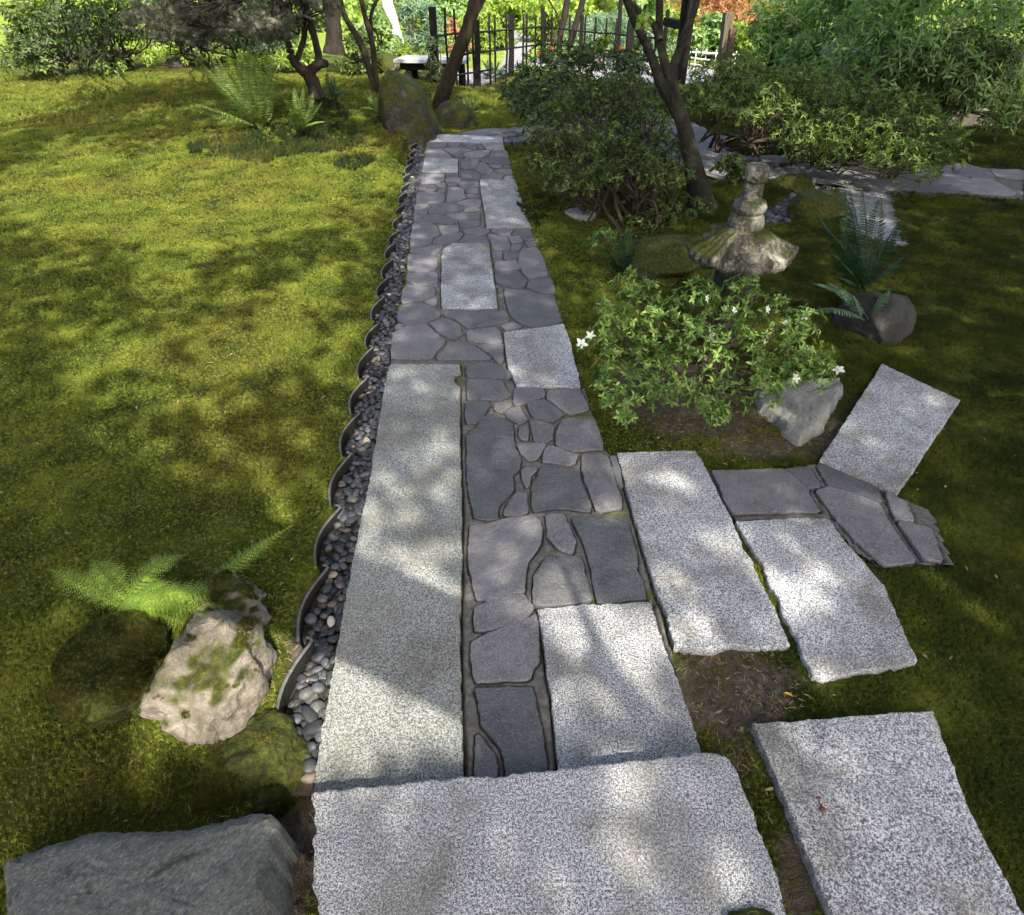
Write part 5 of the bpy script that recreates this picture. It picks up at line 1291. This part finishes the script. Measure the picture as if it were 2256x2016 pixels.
bush('copper red weeping maple mound beyond the gate', 1590, -12, 20.0, 200, LF_RED, 114, .13, .03, 40, 34)
bush('yellow green bush right of the split grey post', 1655, 60, 13.6, 90, LF_LIME, 115, .08, .04, 24)
bush('copper bush glowing behind the dark leaning post', 1690, 15, 17.0, 90, LF_RED, 116, .11, .04, 22)
for (cx_, tp, y_, w_, sd_, lb) in ((1760, -20, 10.6, 190, 117, 'pale green weeping tree hanging over the dark leaning post'), (1890, -25, 9.6, 230, 118, 'pale green weeping tree above the garden wall'), (2080, -30, 7.9, 380, 119, 'pale weeping tree at the far right behind the wall')):
    bush(lb, cx_, tp, y_, w_, LF_PALE, sd_, .10, .026, 60, 30, 'tree', 'weeping_tree')
bush('rounded green bush growing against the near face of the garden wall', 2120, 95, 7.7, 300, LF_RH2, 127, .06, .022, 46, 30)
bush('broad green bush at the right edge beyond the wall', 2210, -20, 11.5, 220, LF_RH2, 120, .10, .04, 40)
bush('pale yellow grass clump behind the tall fern on the left', 560, 70, 12.6, 130, LF_LIME, 121, .16, .012, 24, 34)
bush('yellow green low bush left of the lace maple trunk', 640, 62, 13.0, 110, LF_LIME, 122, .08, .035, 24)
bush('golden bush at the left behind the dark stones', 430, 60, 13.6, 160, LF_LIME, 123, .09, .04, 30)
bush('dull green bush between the two big trunks', 790, 75, 12.4, 80, LF_RH2, 124, .07, .03, 20)
bush('lime bush at the far left edge', 240, 40, 13.0, 180, LF_LIME, 125, .09, .04, 30)
bush('green bush at the outer left edge of the lawn', 80, 20, 12.0, 200, LF_RH2, 126, .09, .04, 40)
CN = {LF_LIME.name: 'lime green', LF_PALE.name: 'pale green', LF_RH2.name: 'dark green', LF_BLUE.name: 'blue green'}
def HL(px_, mt):
    marks = [(240, 'the far left lawn'), (560, 'the lace maple'), (740, 'the thick dark trunk'), (865, 'the white barked trunk'), (1050, 'the leaning tree'), (1130, 'the third fence post'), (1250, 'the forked dark trees'), (1390, 'the fence corner'), (1520, 'the tall gate posts'), (1600, 'the split grey post'), (1710, 'the dark leaning post'), (1900, 'the garden wall end'), (2250, 'the far right of the wall')]
    d = sorted(marks, key=lambda m: abs(m[0] - px_))[0]; side = 'straight behind' if abs(px_ - d[0]) < 30 else ('left of' if px_ < d[0] else 'right of')
    return 'tall %s hedge bush %s %s' % (CN[mt.name], side, d[1])
SEEN = {}
for k in range(26):
    x_ = -27 + k * 2.15 + random.uniform(-.5, .5); y_ = random.uniform(25, 31); mt = [LF_LIME, LF_PALE, LF_RH2, LF_BLUE, LF_LIME][k % 5]
    px_, _p = proj(np.array([x_, y_, 1.0]))
    if px_ < -500 or px_ > 2750: continue
    lb_ = HL(float(px_), mt); SEEN[lb_] = SEEN.get(lb_, 0) + 1; lb_ += ['', ', the farther one', ', the outermost one'][SEEN[lb_] - 1]
    bush(lb_, float(px_), -60, y_, 260, mt, 140 + k, .24, .11, 30, 16, 'bush', 'hedge_bush', 2.6, 'bushes closing the far end of the garden')
MDL = ['behind the second and third fence posts', 'behind the leaning tree', 'behind the thick dark trunk', 'behind the lace maple', 'behind the two small dark stones', 'behind the fence corner', 'behind the tree fork', 'at the far left']
for k, (cx_, tp, y_, w_, mt) in enumerate(((1120, -8, 21, 110, LF_LIME), (1000, -12, 22, 120, LF_PALE), (700, -10, 20, 150, LF_LIME), (560, -10, 18, 170, LF_LIME), (380, -5, 17, 190, LF_PALE), (1300, -12, 20, 130, LF_LIME), (1420, -12, 19, 120, LF_PALE), (180, -10, 18, 190, LF_LIME))):
    bush('rounded %s bush in the middle distance %s' % (CN[mt.name], MDL[k]), cx_, tp, y_, w_, mt, 180 + k, .16, .08, 26, 16, group='rounded bushes in the middle distance')

# small things on the paving ------------------------------------------
p = G(1735, 1530, -.012); v, f = leaves(np.array([[p[0] - .012, p[1] + .004, -.012]]), np.array([[1, -.35, .12]]), np.array([[0, .2, 1.0]]), .030, .012)
tag(mesh('fallen_leaf', v, f, YLEAF), 'single yellow leaf lying on the bare soil patch', 'leaf')
p = G(1811, 1785, .02); bud = thing('fallen_bud', 'small reddish brown seed bud lying on the granite slab at right', 'seed bud')
v = ICO2[0] * np.array([.0085, .007, .006]) + p + np.array([0, 0, .004]); mesh('bud', v, ICO2[1], BROWN, bud, True)
v, f = tube([p + np.array([0, .006, .004]), p + np.array([-.002, .016, .005]), p + np.array([.001, .024, .004])], .0018, 5); mesh('stalk', v, f, BROWN, bud, True)
v, f = leaves(np.repeat((p + np.array([0, .024, .004]))[None], 4, 0), np.array([[1, .4, .4], [-1, .5, .4], [.4, 1, .6], [-.5, .9, .1]]), np.array([[0, 0, 1.0]] * 4), .008, .005); mesh('calyx', v, f, BROWN, bud)

BR = [(1215, 1190), (1262, 1300), (1300, 1390), (1345, 1480), (1385, 1540)]
# ------------------------------------------------------------------ unseen gate and shade trees, shaped to cast the shadow bands and dapple
hg = thing('added_shadow_gate', 'timber gate added unseen behind the viewpoint to cast the diagonal shadow bands', 'gate')
sh = np.array([-SUNDIR.x, -SUNDIR.y]) / SUNDIR.z
HB = 2.25
def over(gx, gy, h): return np.array([gx - sh[0] * h, gy - sh[1] * h, h])
g1 = G(1174, 1390)[:2]; g2 = G(792, 1229)[:2]; g3 = G(737, 1467)[:2]; dr = unit(g2 - g1)
mid = (g2 + g3) / 2 * .5 + g2 * .5 - np.array([0, .10]); end = g1 - np.array([0, .19])
A_ = over(end[0], end[1], HB); far_ = mid + dr * 2.6; B_ = over(far_[0], far_[1], HB)
bar('crossbeam', A_, B_, .14, .14, WOOD, hg)
nr_ = np.array([dr[1], -dr[0]]); nr_ = nr_ if nr_[1] < 0 else -nr_
rb_ = [over(*q, HB + .09) for q in (g1, g1 + dr * 3.4, g1 + dr * 3.4 + nr_ * .34, g1 + nr_ * .34 - dr * .03)]
slab('shadow_board', np.array([q[:2] for q in rb_]), HB + .11, .04, WOOD, hg, .3, 0, .004, False, 77, 0)  # board outlined to cast the diagonal shadow band
bp = A_ + (B_ - A_) * .80; bar('post', (bp[0], bp[1], -.1), (bp[0], bp[1], HB - .12), .16, .16, WOOD, hg)

LIT = [(790, 1590, 230, 130, 1), (900, 1295, 130, 75, 1), (850, 1150, 100, 70, .55), (600, 1440, 110, 130, 1), (450, 1490, 150, 130, .7), (500, 1310, 70, 60, .9), (420, 1290, 90, 80, .8),
       (860, 1180, 100, 40, .6), (1100, 1345, 60, 40, 1), (1215, 1275, 55, 40, 1), (1290, 1400, 110, 90, 1), (1380, 1450, 60, 70, .9), (800, 1070, 60, 35, .75), (930, 1040, 40, 30, .5),
       (830, 1770, 80, 25, .35), (1080, 1750, 90, 20, .25), (1340, 1900, 18, 80, .6),
       (1430, 1060, 50, 40, .5), (1500, 1190, 80, 60, .35), (1560, 1370, 90, 35, .5), (1690, 1240, 90, 50, .45), (1790, 1340, 80, 40, .55), (1480, 1480, 60, 70, .6), (1740, 1630, 90, 30, .7), (1290, 1040, 50, 20, .6),
       (540, 380, 300, 75, 1), (460, 450, 200, 70, .9), (700, 450, 120, 40, .6), (722, 600, 55, 22, 1), (498, 765, 50, 25, .9), (700, 655, 60, 18, .45), (500, 1010, 60, 15, .6), (640, 1085, 70, 22, .6), (610, 975, 60, 14, .4), (400, 880, 70, 22, .5), (380, 560, 70, 50, .6),
       (430, 258, 110, 18, .4), (1060, 226, 70, 14, .5), (1000, 198, 70, 6, .9), (200, 420, 200, 90, .8), (220, 800, 120, 60, .5),
       (1500, 740, 240, 130, .22), (1600, 345, 50, 20, .5), (1650, 385, 160, 20, .5), (1860, 400, 80, 40, .6), (1760, 640, 40, 20, .2)]
def litness(px, py, X_):
    L_ = np.zeros(len(px)); nn = 1.5 * fbm(np.column_stack([(X_[:, 0] * .93 + X_[:, 1] * .36) * 6.5, (X_[:, 1] * .93 - X_[:, 0] * .36) * 1.5]), 3, 90)
    for (a, b_, rx, ry, s_) in LIT:
        L_ = np.maximum(L_, s_ * np.clip((1.28 - np.hypot((px - a) / rx, (py - b_) / ry) + .25 * nn) / .3, 0, 1))
    L_ = np.maximum(L_, .30 * np.clip(1.4 - np.hypot((px - 470) / 420, (py - 650) / 420), 0, 1)); return np.clip(L_ + .4 * (fbm(X_ * 3.1, 2, 93) > .5) * (px < 1150) * (py < 1500), 0, 1)
cell = .15; gx, gy = np.meshgrid(np.arange(-5.5, 7.5, cell), np.arange(-.4, 12.2, cell)); Q = np.column_stack([gx.ravel(), gy.ravel()]) + rng.uniform(-.06, .06, (gx.size, 2))
ax, ay = proj(np.column_stack([Q, np.zeros(len(Q))])); Lt = litness(ax, ay, Q)
Lt = np.maximum(Lt, np.clip((Q[:, 1] - 11.3) / .8, 0, 1) * (Q[:, 0] > -6) * .97)
keep = rng.random(len(Q)) < (1 - Lt) ** 1.7
Q = Q[keep]; Lk_ = Lt[keep]; H_ = rng.uniform(5.2, 6.6, len(Q))
CP = np.column_stack([Q[:, 0] - sh[0] * H_, Q[:, 1] - sh[1] * H_, H_])
roots = [(3.6, -5.2), (-4.4, -4.6), (5.9, .6), (-6.2, 1.8)]
own = ((CP[:, None, :2] - np.array(roots)[None]) ** 2).sum(-1).argmin(1)
tlab = ['unseen tree behind to the right with crown shaped to cast shade', 'unseen tree behind to the left with crown shaped to cast shade', 'unseen tree at the right side with crown shaped to cast shade', 'unseen tree left of the lawn with crown shaped to cast shade']
for k, (rx, ry) in enumerate(roots):
    sel = CP[own == k]
    if len(sel) < 20: continue
    root = thing('unseen_shade_tree', tlab[k], 'tree'); nl = 13
    c_ = np.repeat(sel, nl, 0) + rng.normal(size=(len(sel) * nl, 3)) * np.array([.075, .075, .12])
    gq_ = c_[:, :2] + sh * c_[:, 2:3]; a_, b2 = proj(np.column_stack([gq_, np.zeros(len(gq_))])); kk = rng.random(len(c_)) >= np.maximum(litness(a_, b2, gq_), 0) ** .8; c_ = c_[kk]
    n_ = len(c_); arr = [c_, rdir(n_) * np.array([1, 1, .4]), rdir(n_, 1.5), rng.uniform(.11, .16, n_), rng.uniform(.08, .12, n_)]
    o = leafmesh('crown', arr, LF_CAN, root, .1, .2, True); o['kind'] = 'stuff'  # crown cut open wherever a sun patch should fall
    q_ = np.array([[rx, ry, -.2], [rx, ry, 1.5], [rx + .1, ry + .1, 3.2], [rx * .95, ry + .2, 5.0]]); v, f = tube(smoothline(q_, 5), np.linspace(.24, .12, 16), 14, k, .15); mesh('trunk', v, f, BARK, root, True)
    if k == 0:
        bq = [over(*G(*t)[:2], 2.7) for t in BR]; bq = smoothline(bq + [np.array([2.4, -3.0, 2.6]), np.array([rx, ry, 2.4])], 6); v, f = tube(bq, np.linspace(.007, .05, len(bq)), 7, 3, .1); mesh('limb', v, f, BARK, root, True)  # low limb added to cast branch streaks on the slab
        tc = []
        for t in np.linspace(.02, .62, 16):
            b0 = bq[int(t * len(bq) * .72)]; e_ = b0 + rdir(1)[0] * np.array([.32, .32, .12]); v, f = tube(bez(b0, (b0 + e_) / 2, e_, 5, .02), np.linspace(.005, .002, 5), 4); mesh('twig', v, f, BARK, root, True); tc.append((e_, .07))
        arr_ = whorls(tc, 4, 0, .05, .022, 4, .6, .3); o = leafmesh('leaves', arr_, LF_CAN, root, .15, .3, True); o['kind'] = 'stuff'
    for j in range(9):
        e = sel[rng.integers(len(sel))] ; s_ = np.array([rx, ry, rng.uniform(3.0, 4.8)]); q_ = bez(s_, (s_ + e) / 2 + np.array([0, 0, .4]), e, 8, .05)
        v, f = tube(q_, np.linspace(.08, .018, 8), 7, j, .1); mesh('limb', v, f, BARK, root, True)
